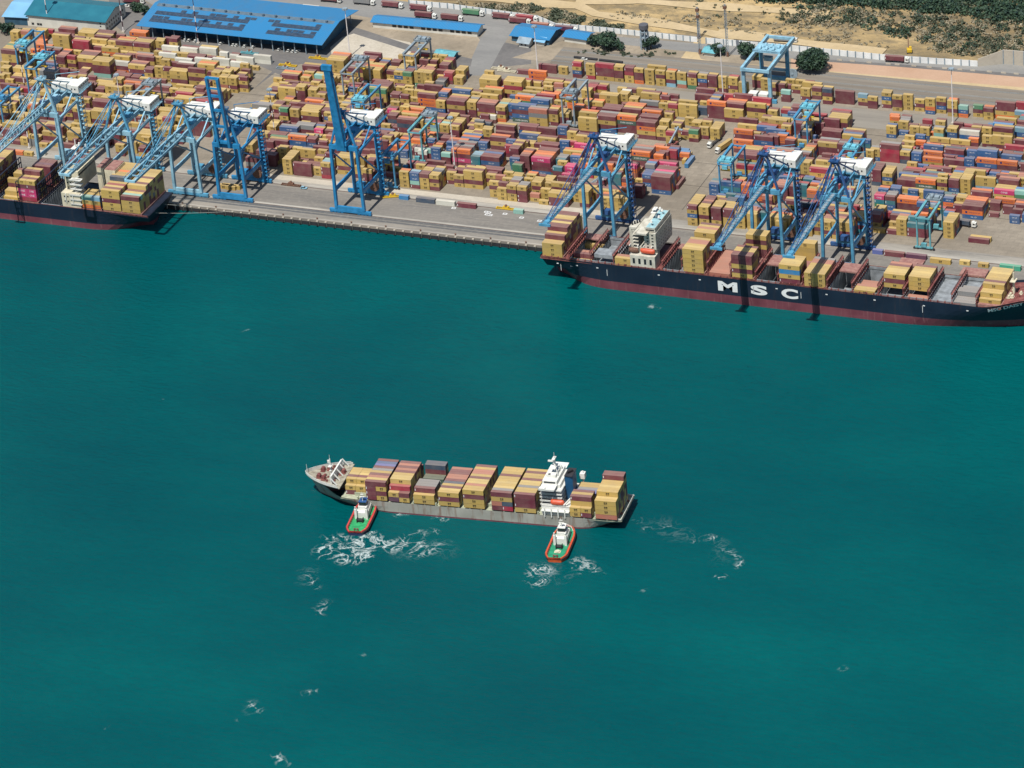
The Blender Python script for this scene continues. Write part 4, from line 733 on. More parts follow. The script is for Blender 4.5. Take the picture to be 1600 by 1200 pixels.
# ------------------------------------------------------------------ tugs
def make_tug(name, x, y, rz, label, hullm, deckm, boat):
    t = thing(name, x, y, SEA, rz, label, 'tugboat', 'tugboats pushing the ship')
    L, B = 31.0, 11.0
    def hb(q_, k=1.0):      # q_ 0 stern .. 1 bow
        a = min(1, max(0, q_)); r = B / 2
        if a < .16: f = .62 + .38 * math.sin(a / .16 * math.pi / 2)
        elif a > .62: u = (a - .62) / .38; f = (1 - u ** 2.4) ** .55
        else: f = 1
        return r * f * k
    N_ = 28; qs = [i / N_ for i in range(N_ + 1)]; ring = lambda k, z, dz=0: [((a - .5) * L, -hb(a, k), z + dz * max(0, (a - .55)) * 2) for a in qs] + [((a - .5) * L, hb(a, k), z + dz * max(0, (a - .55)) * 2) for a in qs[::-1]]
    def loft(rs, mi=0, cap=False):
        mb = MB(); n = len(rs[0])
        for r_ in rs: mb.v += r_
        for j in range(len(rs) - 1):
            for i in range(n): mb.f.append((j * n + i, j * n + (i + 1) % n, (j + 1) * n + (i + 1) % n, (j + 1) * n + i)); mb.m.append(mi); mb.c.append(None)
        if cap: mb.f.append(tuple(range((len(rs) - 1) * n, len(rs) * n))); mb.m.append(mi); mb.c.append(None)
        return mb
    loft([ring(.8, -1.5), ring(.97, 0, .4), ring(1, 1.6, .9)]).build('hull', [hullm], t)
    loft([ring(1.0, 1.6, .9), ring(1.06, 1.9, .9), ring(1.06, 2.8, 1.1), ring(.9, 2.9, 1.1), ring(.9, 1.75, .9)]).build('bulwark', [M_ORNG if not boat else mat('tug_red', (.55, .06, .05), .5, .15)], t)
    loft([ring(1.1, 1.3, .8), ring(1.13, 1.9, .9), ring(1.06, 2.1, .9)]).build('rubber_fender', [M_RUB], t)
    dk = MB(); dk.v = ring(.9, 1.75, .9); dk.f = [tuple(range(len(dk.v)))]; dk.m = [0]; dk.c = [None]; dk.build('deck', [deckm], t)
    mb = MB(); mb.prism([(-1, -3.2), (9.5, -2.8), (11, 0), (9.5, 2.8), (-1, 3.2)], 1.8, 5.0); mb.prism([(1.5, -2.4), (7.5, -2.2), (8.3, 0), (7.5, 2.2), (1.5, 2.4)], 5.0, 7.2); mb.build('deckhouse', [M_WHT], t)
    mb = MB(); mb.prism([(2.4, -1.9), (6.3, -1.7), (7, 0), (6.3, 1.7), (2.4, 1.9)], 7.2, 9.4); wh = mb.build('wheelhouse', [M_DKWIN], t)
    mb = MB(); mb.prism([(2.1, -2.1), (6.6, -1.9), (7.3, 0), (6.6, 1.9), (2.1, 2.1)], 9.4, 9.75); mb.build('wheelhouse_roof', [M_WHT if not boat else M_SDRK], wh)
    for s in (-1, 1): mb = MB(); mb.prism([(-2.2, s * 2.9 - .6), (-.6, s * 2.9 - .6), (-.6, s * 2.9 + .6), (-2.2, s * 2.9 + .6)], 1.8, 7.6); mb.cyl((-1.4, s * 2.9, 7.6), (-1.8, s * 2.9, 9), .35, n=8); mb.build('funnel', [M_WHT], t)
    mb = MB(); mb.cyl((3.4, 0, 9.7), (3.2, 0, 15), .25, .12, 6); mb.box(2.9, -1.3, 12.2, 3.6, 1.3, 12.4); mb.box(2.9, -.8, 13.6, 3.6, .8, 13.8); mb.build('mast', [M_WHT], t)
    mb = MB(); mb.cyl((-4.6, -1.2, 2.9), (-4.6, 1.2, 2.9), .9, n=12); mb.box(-5.8, -1.7, 1.75, -3.4, -1.3, 4); mb.box(-5.8, 1.3, 1.75, -3.4, 1.7, 4); mb.build('towing_winch', [M_RUB], t)
    mb = MB(); mb.cyl((12, -.9, 3.9), (12, .9, 3.9), .8, n=10); mb.box(11, -1.5, 2.6, 13, 1.5, 3.2); mb.build('bow_winch', [M_GREY], t)
    mb = MB()
    for s in (-1, 1):
        for i in range(9): mb.cyl((-11 + i * 1.9, s * 4.75, 1.75), (-11 + i * 1.9, s * 4.75, 2.9), .3, n=6)
    mb.cyl((-13.3, -.9, 1.8), (-13.3, -.9, 3.1), .35, n=6); mb.cyl((-13.3, .9, 1.8), (-13.3, .9, 3.1), .35, n=6); mb.cyl((-13.3, -1.3, 2.8), (-13.3, 1.3, 2.8), .25, n=6); mb.each('bollard', [M_MAR], t)
    if not boat: mb = MB(); mb.box(-9.5, -1.6, 1.85, -7.1, 1.7, 2.0); mb.cyl((-8.3, 0, 2.0), (-8.3, 0, 2.5), 1.2, n=12); mb.build('rope_pallet', [M_CRM], t)
    mb = MB(); rail(mb, [(9, -4.4, 3.2), (12.5, -2.6, 3.6), (14, 0, 3.8), (12.5, 2.6, 3.6), (9, 4.4, 3.2)], 1.0, 0, .15); rail(mb, [(-1, -3.2, 5), (9, -2.8, 5)], .9, 0, .1); mb.build('handrail', [M_WHT], t)
    return t
def tug_at(sx, sy, bx_, by_, **k):
    s = G(sx, sy, -2.5); b = G(bx_, by_, -2.5); d = b - s; c = (s + b) / 2
    return make_tug('tugboat', c.x, c.y, math.atan2(d.y, d.x), **k)
tug_at(554, 835, 579, 783, label='red-rimmed tugboat with dark wheelhouse roof pushing near the bow of the ship', hullm=mat('tug_hull_navy', (.02, .03, .08), .5, .2), deckm=mat('tug_green_bright', (.03, .32, .11), .6, .25, .5), boat=True)
tug_at(866, 876, 888, 824, label='orange-rimmed tugboat with white wheelhouse roof pushing near the stern of the ship', hullm=mat('tug_hull_orange', (.5, .08, .02), .5, .2), deckm=M_TGRN, boat=False)
a = G(541, 761, 4); b = G(566, 781, -1)
line_obj('tow_line', [a, a.lerp(b, .35) + Vector((0, 0, -3.5)), a.lerp(b, .7) + Vector((0, 0, -2.5)), b], .16, M_ROPE, 'thin white towline from the ship bow down to the left tugboat', 'rope')
# ------------------------------------------------------------------ ship-to-shore cranes
def sts(u, label, m, md, H=46.0, boom='down', boomL=62, mono=False, house=True, tipup=0.0, lattice=False, W=18.0, gauge=26.5, hx=0, boomw=5.8, round_=False):
    v = 12.6; t = thing('gantry_crane', u, v, 0, 0, label, 'crane', 'ship-to-shore cranes along the quay')
    hw = W / 2
    def B(name, mb, mm=None, par=None): return mb.build(name, [mm or m], par or t)
    # bogies
    for y in (0, gauge):
        mb = MB(); mb.box(-hw - 4.5, y - .8, 1.0, hw + 4.5, y + .8, 2.6)
        for sx in (-1, 1):
            for i in range(4): x = sx * hw + (i - 1.5) * 2.3; mb.box(x - .9, y - .6, .25, x + .9, y + .6, 1.2); mb.cyl((x, y - .4, .45), (x, y + .4, .45), .45, n=8)
        B('bogie', mb, md)
    mb = MB()
    for y in (0, gauge): mb.beam((-hw, y, 3.6), (hw, y, 3.6), 1.5, 2.0)
    mb.each('sill_beam', [m], t)
    for sx in (-1, 1):
        mb = MB(); mb.beam((sx * hw, 0, 3), (sx * (hw - .6), 0, H), 1.65, 2.0, 0, 1.45); B('leg', mb)
        mb = MB(); mb.beam((sx * hw, gauge, 3), (sx * (hw - .6), gauge, H + 2), 1.65, 2.0, 0, 1.45); B('leg', mb)
    mb = MB(); mb.beam((-hw, 0, H - 1), (hw, 0, H - 1), 2.0, 2.8); mb.beam((-hw, gauge, H + .4), (hw, gauge, H + .4), 2.0, 2.8); mb.each('portal_beam', [m], t)
    mb = MB()
    for sx in (-1, 1):
        x = sx * (hw - .2); mb.beam((x, 0, 15), (x, gauge, 15), 1.5, 2.0); mb.beam((x, 0, H - 4), (x, gauge, H - 3), 1.3, 1.6)
    mb.each('side_beam', [m], t)
    for sx in (-1, 1):
        x = sx * (hw - .3); mb = MB(); mb.beam((x, 0, H - 4), (x, gauge, 16), .75)
        mb.beam((x, 1, H - 8), (x, gauge * .78, H + 4), .75); mb.each('diagonal_brace', [m], t)
    # twin girder over the yard side
    mb = MB()
    for s in (-1, 1): mb.beam((s * boomw / 2, -3, H + 2.6), (s * boomw / 2, gauge + 16, H + 2.6), 1.2, 2.4)
    for y in (-2, gauge / 2, gauge + 15): mb.beam((-boomw / 2, y, H + 2.6), (boomw / 2, y, H + 2.6), .8, 1.2)
    B('girder', mb)
    # A-frame
    ap = H + 21
    mb = MB()
    for s in (-1, 1): mb.beam((s * (hw - 1), 0, H), (s * 1.6, 1.5, ap), 1.1, 1.3); mb.beam((s * (hw - 2), gauge, H + 2), (s * 1.6, 2.5, ap - .6), .75, .85)
    mb.beam((-2.4, 1.6, ap), (2.4, 1.6, ap), 1.6, 2.0); mb.box(-3, -.8, ap + .8, 3, 3.4, ap + 1.1); mb.beam((-2.3, 1, ap + 1), (-2.3, 1, ap + 2.6), .2); mb.cyl((0, .6, ap + 1.9), (0, 2.4, ap + 1.9), .8, n=8)
    rail(mb, [(-3, -.8, ap + 1.1), (3, -.8, ap + 1.1), (3, 3.4, ap + 1.1), (-3, 3.4, ap + 1.1)], 1.1, 0, .14); B('apex_frame', mb, md if boom != 'down' or not lattice else m)
    # boom
    mb = MB()
    if boom == 'down':
        d = Vector((0, -1, tipup / boomL)).normalized(); z0 = H + 2.4
        P = lambda s, dd, up=0: Vector((s * boomw / 2, -2, z0 + up)) + d * dd
        if lattice:
            for s in (-1, 1):
                mb.beam(P(s * .75, 0), P(s * .75, boomL), .7, .9); mb.beam(P(s * .3, 0, 3.6), P(s * .3, boomL - 2, 3.0), .45)
                for i in range(0, int(boomL // 4)): mb.beam(P(s * .75, i * 4), P(s * .3, i * 4 + 2, 3.5), .28); mb.beam(P(s * .3, i * 4 + 2, 3.5), P(s * .75, i * 4 + 4), .28)
            for i in range(0, int(boomL // 4)): mb.beam(P(-.75, i * 4), P(.75, i * 4), .3); mb.beam(P(-.75, i * 4), P(.75, i * 4 + 4), .25)
        elif mono:
            mb.beam(P(0, 0), P(0, boomL), 2.5, 1.6); tk = MB(); tk.beam(P(0, 1, .9), P(0, boomL - 9, .9), 1.9, .25); [tk.beam(P(-.4, 2 + i * (boomL - 12) / 22, 1.3), P(.4, 2 + i * (boomL - 12) / 22, 1.3), .4, .3) for i in range(23)]; tk.build('boom_track', [M_GREY], t)
            for s in (-1, 1): mb.beam(P(s * .6, 1, .3), P(s * .6, boomL, .3), .7, .12); rail(mb, [P(s * .72, 1, .3), P(s * .72, boomL, .3)], 1.1, 0, .13)
            for i in range(16): mb.beam(P(-.5, 2 + i * (boomL - 4) / 15, 1.1), P(.5, 2 + i * (boomL - 4) / 15, 1.1), .3, .3)
        else:
            for s in (-1, 1):
                mb.beam(P(s, 0), P(s, boomL), .85, 1.8); mb.beam(P(s * 1.25, 2, .9), P(s * 1.25, boomL, .9), .5, .1); rail(mb, [P(s * 1.5, 2, .9), P(s * 1.5, boomL, .9)], 1.0, 0, .13); mb.beam(P(s * .8, 1, 1.25), P(s * .8, boomL, 1.25), .16, .3)
            for i in range(0, 10): dd = boomL * (i + .3) / 9.4; mb.beam(P(-1, min(dd, boomL)), P(1, min(dd, boomL)), .5, .8)
        mb.beam(P(-1.2, boomL), P(1.2, boomL), 1.0, 1.4); B('boom', mb)
        mb = MB()
        for s in (-1, 1):
            for k in (.46, .93): mb.beam((s * 1.6, 1, ap), P(s * (.4 if mono else 1), boomL * k, 1.2), .36)
            mb.beam((s * 1.6, 1, ap), P(s * .5, boomL * .7, 1.2), .16); mb.beam(P(s, boomL * .46, 1.2), P(s, boomL * .46, 5), .4)
        for s in (-1, 1): mb.beam((s * 1.6, 2, ap), (s * (boomw / 2), gauge + 8, H + 4.5), .7)
        B('forestay', mb, md if not lattice else m)
    else:
        an = R(82 if boom == 'up' else 84); d = Vector((0, -math.cos(an), math.sin(an))); n_ = Vector((0, -math.sin(an), -math.cos(an)))
        P = lambda s, dd, up=0: Vector((s, -2.5, H + 2.0)) + d * dd - n_ * up
        if boom == 'up':
            mb.beam(P(0, -3.5), P(0, boomL), 5.0, 2.8, 0, 3.8)
            for s in (-1, 1): mb.beam(P(s * 2.9, -2, 1.3), P(s * 2.2, boomL, 1.3), .45, .9)
            mb.beam(P(-3.2, boomL), P(3.2, boomL), 2.2, 3.2); mb.beam(P(-2.8, boomL - 8, 1.7), P(2.8, boomL - 8, 1.7), .5); mb.beam(P(-3, -3), P(3, -3), 2.0, 2.4)
        else:
            for s in (-1, 1): mb.beam(P(s * 3.6, -3), P(s * 3.6, boomL), 1.6, 2.3)
            for k in (0, .25, .5, .72, .995): mb.beam(P(-3.6, boomL * k), P(3.6, boomL * k), 1.0, 1.5)
            mb.beam(P(-3.6, boomL - 7.5), P(3.6, boomL - 7.5), .8, 1.0)
        B('boom', mb, md if boom == 'up' else m)
        mb = MB()
        for s in (-1, 1): mb.beam((s * 1.6, 1.6, ap), P(s * 2, boomL * .45), .4); mb.beam((s * 1.6, 2, ap), (s * boomw / 2, gauge + 8, H + 4.5), .8)
        B('forestay', mb, md)
    # machinery house
    if house:
        z = H + 2.9; y0 = gauge - 1; x0, x1 = -9.0, 10.5
        mb = MB(); mb.box(x0 + hx, y0, z, x1 + hx - 5, y0 + 9, z + 4.3); mb.box(x1 + hx - 5, y0 - 1.6, z, x1 + hx, y0 + 11.6, z + 4.6)
        if round_: mb.prism([(x0 + hx, y0 + 1), (x0 + hx - 1.6, y0 + 3), (x0 + hx - 1.6, y0 + 6.5), (x0 + hx, y0 + 8.5)], z, z + 3.9)
        hs = B('machinery_house', mb, M_WHT)
        mb = MB()
        for x in (-6, -3.6, 5.4, 7.6): mb.box(x + hx, y0 - (.04 if x < 5 else 1.64), z + 1.9, x + .9 + hx, y0 - (0 if x < 5 else 1.6), z + 2.9)
        for i in range(5): mb.box(x1 + hx, y0 + i * 2.6, z + 2.6, x1 + hx + .04, y0 + 1.6 + i * 2.6, z + 3.6)
        mb.each('window', [M_DKWIN], hs)
        mb = MB(); mb.box(x0 + hx, y0 - 1.4, z - .5, x1 + hx + 1.2, y0 + 13, z - .05); rail(mb, [(x0 + hx, y0 - 1.4, z), (x1 + hx - 5, y0 - 1.4, z)], 1.1, 0, .16); rail(mb, [(x1 + hx + 1.2, y0 - 1.6, z), (x1 + hx + 1.2, y0 + 13, z)], 1.1, 0, .16)
        mb.beam((x0 + 2 + hx, y0 + 3, z + 5), (x0 + 2 + hx, y0 + 3, z + 9), .3); mb.beam((x0 + 2 + hx, y0 + 3, z + 9), (x1 - 3 + hx, y0 + 8, z + 10), .3); B('house_platform', mb)
    # stair tower and lift on the landward right leg
    mb = MB(); x = hw + 1.4; y = gauge
    for i in range(15):
        z = 3 + i * (H / 15); mb.box(x - .9, y - 1.6, z, x + 1.3, y + 1.6, z + .15); s = 1 if i % 2 else -1; mb.beam((x, y - s * 1.4, z), (x, y + s * 1.4, z + H / 15), .5, .25); rail(mb, [(x + 1.3, y - 1.6, z), (x + 1.3, y + 1.6, z)], 1.0, 0, .12)
    for a, b_ in ((-.9, -1.6), (1.3, -1.6), (1.3, 1.6), (-.9, 1.6)): mb.beam((x + a, y + b_, 2), (x + a, y + b_, H + 3), .22)
    B('stair_tower', mb, md)
    mb = MB(); yy = 11.0; mb.box(-boomw / 2 - .4, yy, H + 3.6, boomw / 2 + .4, yy + 5, H + 5.2); mb.box(-1.2, yy - 2.6, H - 3.4, 1.2, yy, H - .8); mb.box(-3.1, yy + .5, H - 9, 3.1, yy + 2.9, H - 8.4)
    for s in (-1, 1): mb.beam((s * 2.4, yy + 1.7, H - 8.4), (s * 2.4, yy + 1.7, H + 3.6), .14)
    B('trolley', mb, md)
    mb = MB(); mb.cyl((hw - 4, gauge - 2.2, 6.5), (hw - 4, gauge - 1.2, 6.5), 3.0, n=16); mb.cyl((hw - 4, gauge - 2.5, 6.5), (hw - 4, gauge - .9, 6.5), .7, n=8); B('cable_reel', mb, M_BR)
    mb = MB(); mb.box(-hw + 1.5, gauge - 1.6, 4.7, -hw + 7, gauge + 1.6, 7.6); mb.box(2, gauge - 1.6, 4.7, 6, gauge + 1.6, 7.2); mb.each('electric_cabin', [md], t)
    return t
# u of the middle of each crane, read from the seaward legs
sts(-326, 'pale blue crane with lattice boom reaching left, leftmost of all cranes', M_SLIT, M_SLIT, 46, 'down', 74, lattice=True, hx=1)
sts(-277, 'pale blue crane with lowered boom over the bridge of the left ship', M_SLIT, M_SMID, 39, 'down', 66, tipup=1, round_=True)
sts(-234, 'pale blue crane with lowered boom over the stern boxes of the left ship', M_SLIT, M_SMID, 39, 'down', 65, tipup=1, round_=True)
sts(-204, 'bright blue crane with raised two-bar boom, between the pale cranes and empty quay', M_SBRI, M_SBRI, 38, 'up2', 45, round_=True)
sts(-126, 'bright blue crane with tall solid raised boom, standing alone on the empty quay', M_SBRI, M_SBRI, 45, 'up', 54)
sts(34, 'blue crane with boom lowered over the stern of the black ship', M_SMID, M_SDRK, 46, 'down', 76, mono=True, tipup=2)
sts(137, 'blue crane just left of letter S, middle of three over the black ship', M_SMID, M_SDRK, 46, 'down', 79, mono=True, tipup=1)
sts(179, 'blue crane farthest right over the black ship', M_SMID, M_SDRK, 46, 'down', 79, mono=True, tipup=1)

# ------------------------------------------------------------------ yard gantries on tyres
def rtg(px_, py_, label, m, H=20.5, span=24, W=7.6, trol=.7, tm=None):
    g = G(px_, py_, 0); t = thing('yard_crane', g.x, g.y, 0, 0, label, 'yard crane', 'rubber tyred cranes over the container rows')
    for y in (0, span):
        for x in (0, W): mb = MB(); mb.beam((x, y, 1.6), (x, y, H), .8, 1.1); mb.build('leg', [m], t)
        mb = MB(); mb.beam((-1.4, y, 1.6), (W + 1.4, y, 1.6), .9, .9); mb.box(W * .3, y - .9, 2, W * .7, y + .9, 4.2); mb.build('sill_beam', [m], t)
        for x in (-1, W + 1):
            for dx in (-.9, .9): mb = MB(); mb.cyl((x + dx, y - .35, .75), (x + dx, y + .35, .75), .75, n=10); mb.build('wheel', [M_RUB], t)
    mb = MB()
    for x in (0, W): mb.beam((x, -1.2, H + .3), (x, span + 1.2, H + .3), 1.0, 1.5); mb.beam((x * 1.12 - .5, -1.2, H + 1.1), (x * 1.12 - .5, span + 1.2, H + 1.1), .7, .1)
    for y in (-1, span + 1): mb.beam((0, y, H), (W, y, H), .5, .8)
    mb.build('girder', [m], t)
    y = span * trol; mb = MB(); mb.box(-.6, y - 3, H + 1.1, W + .6, y + 3, H + 1.6); mb.cyl((W * .3, y - 1.8, H + 2.4), (W * .3, y + 1.8, H + 2.4), .9, n=8); mb.box(W * .55, y - 2, H + 1.6, W * .9, y + 1, H + 3.3); mb.box(.5, y + 1.2, H + 1.6, 2.6, y + 2.6, H + 3.0)
    rail(mb, [(-.6, y - 3, H + 1.6), (W + .6, y - 3, H + 1.6), (W + .6, y + 3, H + 1.6), (-.6, y + 3, H + 1.6), (-.6, y - 3, H + 1.6)], 1, 0, .2)
    mb.box(W * .35, y - 4.4, H - 2.6, W * .75, y - 2.6, H - .4); tr = mb.build('trolley', [tm or M_TROL], t)
    mb = MB(); mb.box(W / 2 - 3.4, y - 1.2, H - 5.2, W / 2 + 3.4, y + 1.2, H - 4.7)
    for s in (-1, 1): mb.beam((W / 2 + s * 1.6, y, H - 4.7), (W / 2 + s * 1.6, y, H + 1), .14)
    mb.build('spreader', [M_YEL], tr)
    return t
for a in ((1434, 389, 'teal yard crane above the yellow rows at far right by the quay', M_TEAL, .93, M_GREY), (644, 253, 'teal yard crane beside the blue and white stack right of the raised boom', M_TEAL, .95, M_GREY),
          (601, 294, 'dark blue yard crane in shadow behind the crane with solid raised boom', M_RBLU, .1, M_RBLU), (539, 160, 'grey yard crane behind the tip of the solid raised boom', M_GREY, .8, M_GREY),
          (636, 131, 'grey yard crane beside the pale teal shed', M_GREY, .85, M_GREY), (556, 206, 'blue yard crane just above the white house of the lone crane', M_RBLU, .1, M_TROL),
          (881, 198, 'grey yard crane in mid yard with dark trolley at its near end', M_GREY, .2, M_GREY), (1244, 233, 'blue yard crane beside plum boxes left of the right-hand road gap', M_RBLU, .6, M_TROL),
          (1314, 294, 'blue yard crane behind the white house of the rightmost quay crane', M_RBLU, .45, M_TROL), (1126, 304, 'blue yard crane with low legs right of the open concrete gap', M_RBLU, .1, M_TROL),
          (31, 118, 'blue yard crane nearest the pale blue shed at upper left', M_RBLU, .15, M_TROL), (47, 151, 'blue yard crane just in front of the upper left one', M_RBLU, .6, M_TROL),
          (213, 196, 'grey-blue yard crane above the pale crane house at left', M_GREY, .7, M_GREY), (-8, 208, 'blue yard crane cut by the left edge of the picture', M_RBLU, .3, M_RBLU)):
    rtg(a[0], a[1], a[2], a[3], trol=a[4], tm=a[5])
# rail-mounted gantry over the tracks
g = G(1164, 157, 0); t = thing('rail_crane', g.x, g.y, 0, 0, 'tall pale blue rail-mounted gantry crane straddling the railway by the round tree', 'crane')
H = 21.5; Wd = 17.0; gz = 33.0
for x in (0, Wd):
    for y in (0, gz): mb = MB(); mb.beam((x, y, 1), (x, y, H), 2.0, 2.2); mb.build('leg', [M_SMID if y else M_SLIT], t)
    mb = MB(); mb.beam((x, -3, H + 1), (x, gz + 14, H + 1), 1.7, 2.6); mb.build('girder', [M_SLIT], t)
mb = MB()
for y in (-2.6, gz + 13.6): mb.beam((0, y, H + 1), (Wd, y, H + 1), 1.2, 1.8)
mb.beam((0, 0, H - 1), (Wd, 0, H - 1), 1.4, 1.8); mb.beam((0, gz, 7), (Wd, gz, 7), 1.2, 1.6); mb.each('cross_beam', [M_SLIT], t)
mb = MB()
for y in (0, gz): mb.box(-4, y - .9, .2, Wd + 4, y + .9, 2.4)
mb.each('bogie', [M_SMID], t)
mb = MB(); mb.box(3, -2, 2.6, 8.4, 3, 6.2); mb.box(9.6, -2, 2.6, 15.6, 3, 6.2); mb.each('electric_cabin', [M_WHT], t)
mb = MB(); mb.cyl((Wd + 3, gz - .5, 5), (Wd + 3, gz + .5, 5), 3.4, n=18); mb.cyl((Wd + 3, gz - .9, 5), (Wd + 3, gz + .9, 5), .8, n=8); mb.build('cable_reel', [M_GREY], t)
mb = MB(); mb.box(-.5, 20, H + 2.4, Wd + .5, 32, H + 3.2)
for i in range(6): mb.cyl((3 + i * 2.2, 22 + (i % 2) * 4, H + 3.4), (3 + i * 2.2, 25 + (i % 2) * 4, H + 4.6), .9, n=8)
rail(mb, [(-.5, 20, H + 3.2), (Wd + .5, 20, H + 3.2), (Wd + .5, 32, H + 3.2)], 1.1, 0, .2); mb.box(5, 24, H - 5, 10, 27, H - 2.4); mb.build('trolley', [M_SLIT], t)

# ------------------------------------------------------------------ ground and water
def hill(x, y):      # terrain beyond the boundary wall
    k = sst(305, 520, y + .12 * x); b_ = math.sin(x * .021 + 1) * math.cos(y * .017) + .6 * math.sin(x * .05 + y * .04)
    return k * (13 + 5 * b_) + max(0, y - 520) * .045
def GH(x, y):
    z = 0
    for _ in range(6): g = G(x, y, z); z = hill(g.x, g.y) if g.y > 296 else 0
    return G(x, y, z)
ZC = [0]
def sheet(name, pts, z, m, kind='structure', px=True, thick=None):
    ZC[0] += 1; z = .004 * ZC[0]
    P = [G(x, y, z) for x, y in pts] if px else [Vector((x, y, z)) for x, y in pts]
    ar = sum(a.x * b.y - b.x * a.y for a, b in zip(P, P[1:] + P[:1]))
    if ar < 0: P = P[::-1]
    mb = MB()
    if thick: mb.prism([(p.x, p.y) for p in P], z - thick, z)
    else: mb.add([(p.x, p.y, z) for p in P], [tuple(range(len(P)))])
    return tag(mb.build(name, [m]), kind=kind)
mb = MB(); mb.add([(-4000, -3500, SEA), (4500, -3500, SEA), (4500, 3, SEA), (-4000, 3, SEA)], [(0, 1, 2, 3)]); tag(mb.build('water', [M_WATER]), kind='structure')
YE = 0.5
q_ = MB(); q_.box(-1600, YE, -1.6, 1600, 50, 0); quay = tag(q_.build('quay', [apron_mat()]), kind='structure')
q_ = MB(); q_.box(-1600, YE + .02, -30, 1600, 49.9, -1.7)  # black block paints in the shaded void beneath the deck
ib = tag(q_.build('quay_void_shade', [M_RUB]), kind='structure')
for i in range(100):
    x = -272 + i * 5.6; mb = MB(); mb.box(x, YE - .9, -3.6, x + 1.3, YE - .02, -.35); mb.box(x + .1, YE - 1.5, -3.3, x + 1.2, YE - .9, -.9, 1); o = mb.build('fender', [M_LCON, M_RUB], quay)
mb = MB()
for i in range(110):
    x = -300 + i * 5.6
    if i % 4 == 0: mb.cyl((x, 1.6, 0), (x, 1.6, .7), .35, n=8); mb.cyl((x, 1.6, .6), (x, 1.6, .85), .6, .5, 8)
mb.build('mooring_bollards', [M_BR], quay)
mb = MB()
for y in (12.5, 12.7, 39.0, 39.2): mb.box(-1600, y, 0.004, 1600, y + .1, .05)
mb.build('crane_rails', [M_BR], quay)
tag(MB().add([(-1600, 50, 0), (1600, 50, 0), (1600, 296, 0), (-1600, 296, 0)], [(0, 1, 2, 3)]).build('ground', [M_YARD]), kind='structure')
mb = MB()
for x, y in ((757, 332), (761, 333), (786, 335), (758, 336), (763, 337), (812, 341), (840, 346), (706, 326)):
    g = G(x, y, 0); mb.box(g.x, g.y, 0.003, g.x + 1.6, g.y + .5, .012); mb.box(g.x, g.y + 1.6, 0.003, g.x + 1.6, g.y + 2.1, .012); mb.box(g.x - .5, g.y, .003, g.x - .02, g.y + 2.1, .012); mb.box(g.x + 1.62, g.y, .003, g.x + 2.1, g.y + 2.1, .012)
tag(mb.build('quay_markings', [M_TXW]), kind='structure')
# terrain mesh
mb = MB(); NX, NY = 110, 60
for j in range(NY + 1):
    for i in range(NX + 1):
        x = -1400 + i * 26; y = 296 + (j / NY) ** 1.5 * 1600; mb.v.append((x, y, hill(x, y) if j else 0))
for j in range(NY):
    for i in range(NX): a = j * (NX + 1) + i; mb.f.append((a, a + 1, a + NX + 2, a + NX + 1)); mb.m.append(0); mb.c.append(None)
def hill_mat():
    m, t, b, P = newmat('dry_hillside', .95)
    n1 = noise(t, P, .014, 7, .65, (.7, 1.6, 1)); n2 = noise(t, P, .07, 6, .75, (.8, 1.5, 1)); n3 = noise(t, P, .5, 4, .6)
    c = ramp(t, n1, (.36, (.20, .145, .07)), (.48, (.35, .25, .115)), (.62, (.52, .37, .17)))
    c = mixc(t, ramp(t, n2, (.44, 0.0), (.58, .8)), c, (.17, .135, .08)); c = mixc(t, ramp(t, n3, (.55, 0.0), (.75, .35)), c, (.40, .31, .18))
    t.links.new(c, b.inputs['Base Color']); bumpn(t, b, n2, .6, 3); return m
tag(mb.build('hillside', [hill_mat()], smooth=True), kind='structure')
# pieces of ground laid on the yard
Z1, Z2, Z3 = .004, .008, .012
sheet('yard_road', [(395, 140), (480, 60), (600, 40), (760, 60), (830, 75), (830, 100), (700, 112), (470, 100), (432, 112)], Z1, M_ASPH)
sheet('car_park', [(180, 40), (250, 95), (330, 70), (440, 118), (500, 78), (520, 60), (300, 30), (215, 0), (170, 0)], Z2, M_ASPH)
sheet('truck_road', [(120, -60), (400, -30), (560, -6), (640, 3), (780, 22), (900, 46), (880, 60), (760, 48), (700, 62), (600, 32), (540, 30), (240, 8)], Z2, M_ROAD)
sheet('access_road', [(720, 118), (748, 62), (765, 42), (800, 50), (785, 72), (770, 100), (760, 118)], Z3, M_ROAD)
sheet('bare_ground', [(545, 22), (580, 28), (745, 56), (750, 62), (735, 95), (700, 100), (560, 60)], Z3, M_DIRT)
sheet('gravel_yard', [(516, 74), (535, 58), (560, 50), (600, 58), (640, 66), (655, 80), (630, 96), (590, 96), (520, 96)], .016, M_GRAV)
sheet('dirt_road', [(545, 40), (560, 44), (640, 70), (738, 92), (735, 104), (640, 80), (545, 50)], Z3, M_ASPH)
sheet('sandy_ground', [(885, 62), (920, 58), (1095, 68), (1110, 66), (1245, 78), (1245, 116), (1160, 104), (1040, 92), (900, 84), (850, 96), (800, 90)], Z1, M_DIRT)
sheet('sand_track', [(1060, 96), (1078, 72), (1092, 58), (1112, 58), (1090, 80), (1095, 92), (1200, 112), (1200, 118), (1040, 97)], Z2, M_SAND)
sheet('embankment', [(1236, 92), (1400, 104), (1640, 124), (1640, 142), (1400, 122), (1236, 108)], Z2, M_PINK)
sheet('sand_strip', [(1170, 100), (1236, 106), (1400, 120), (1640, 140), (1640, 152), (1400, 132), (1236, 118), (1100, 104)], Z3, M_SAND)
sheet('port_road', [(905, 52), (1090, 68), (1240, 76), (1400, 88), (1640, 104), (1640, 123), (1400, 103), (1236, 91), (1090, 82), (900, 62)], .016, M_ROAD)
sheet('road_shoulder', [(1240, 90), (1400, 100), (1640, 119), (1640, 124), (1400, 104), (1240, 93)], .02, M_ASPH)
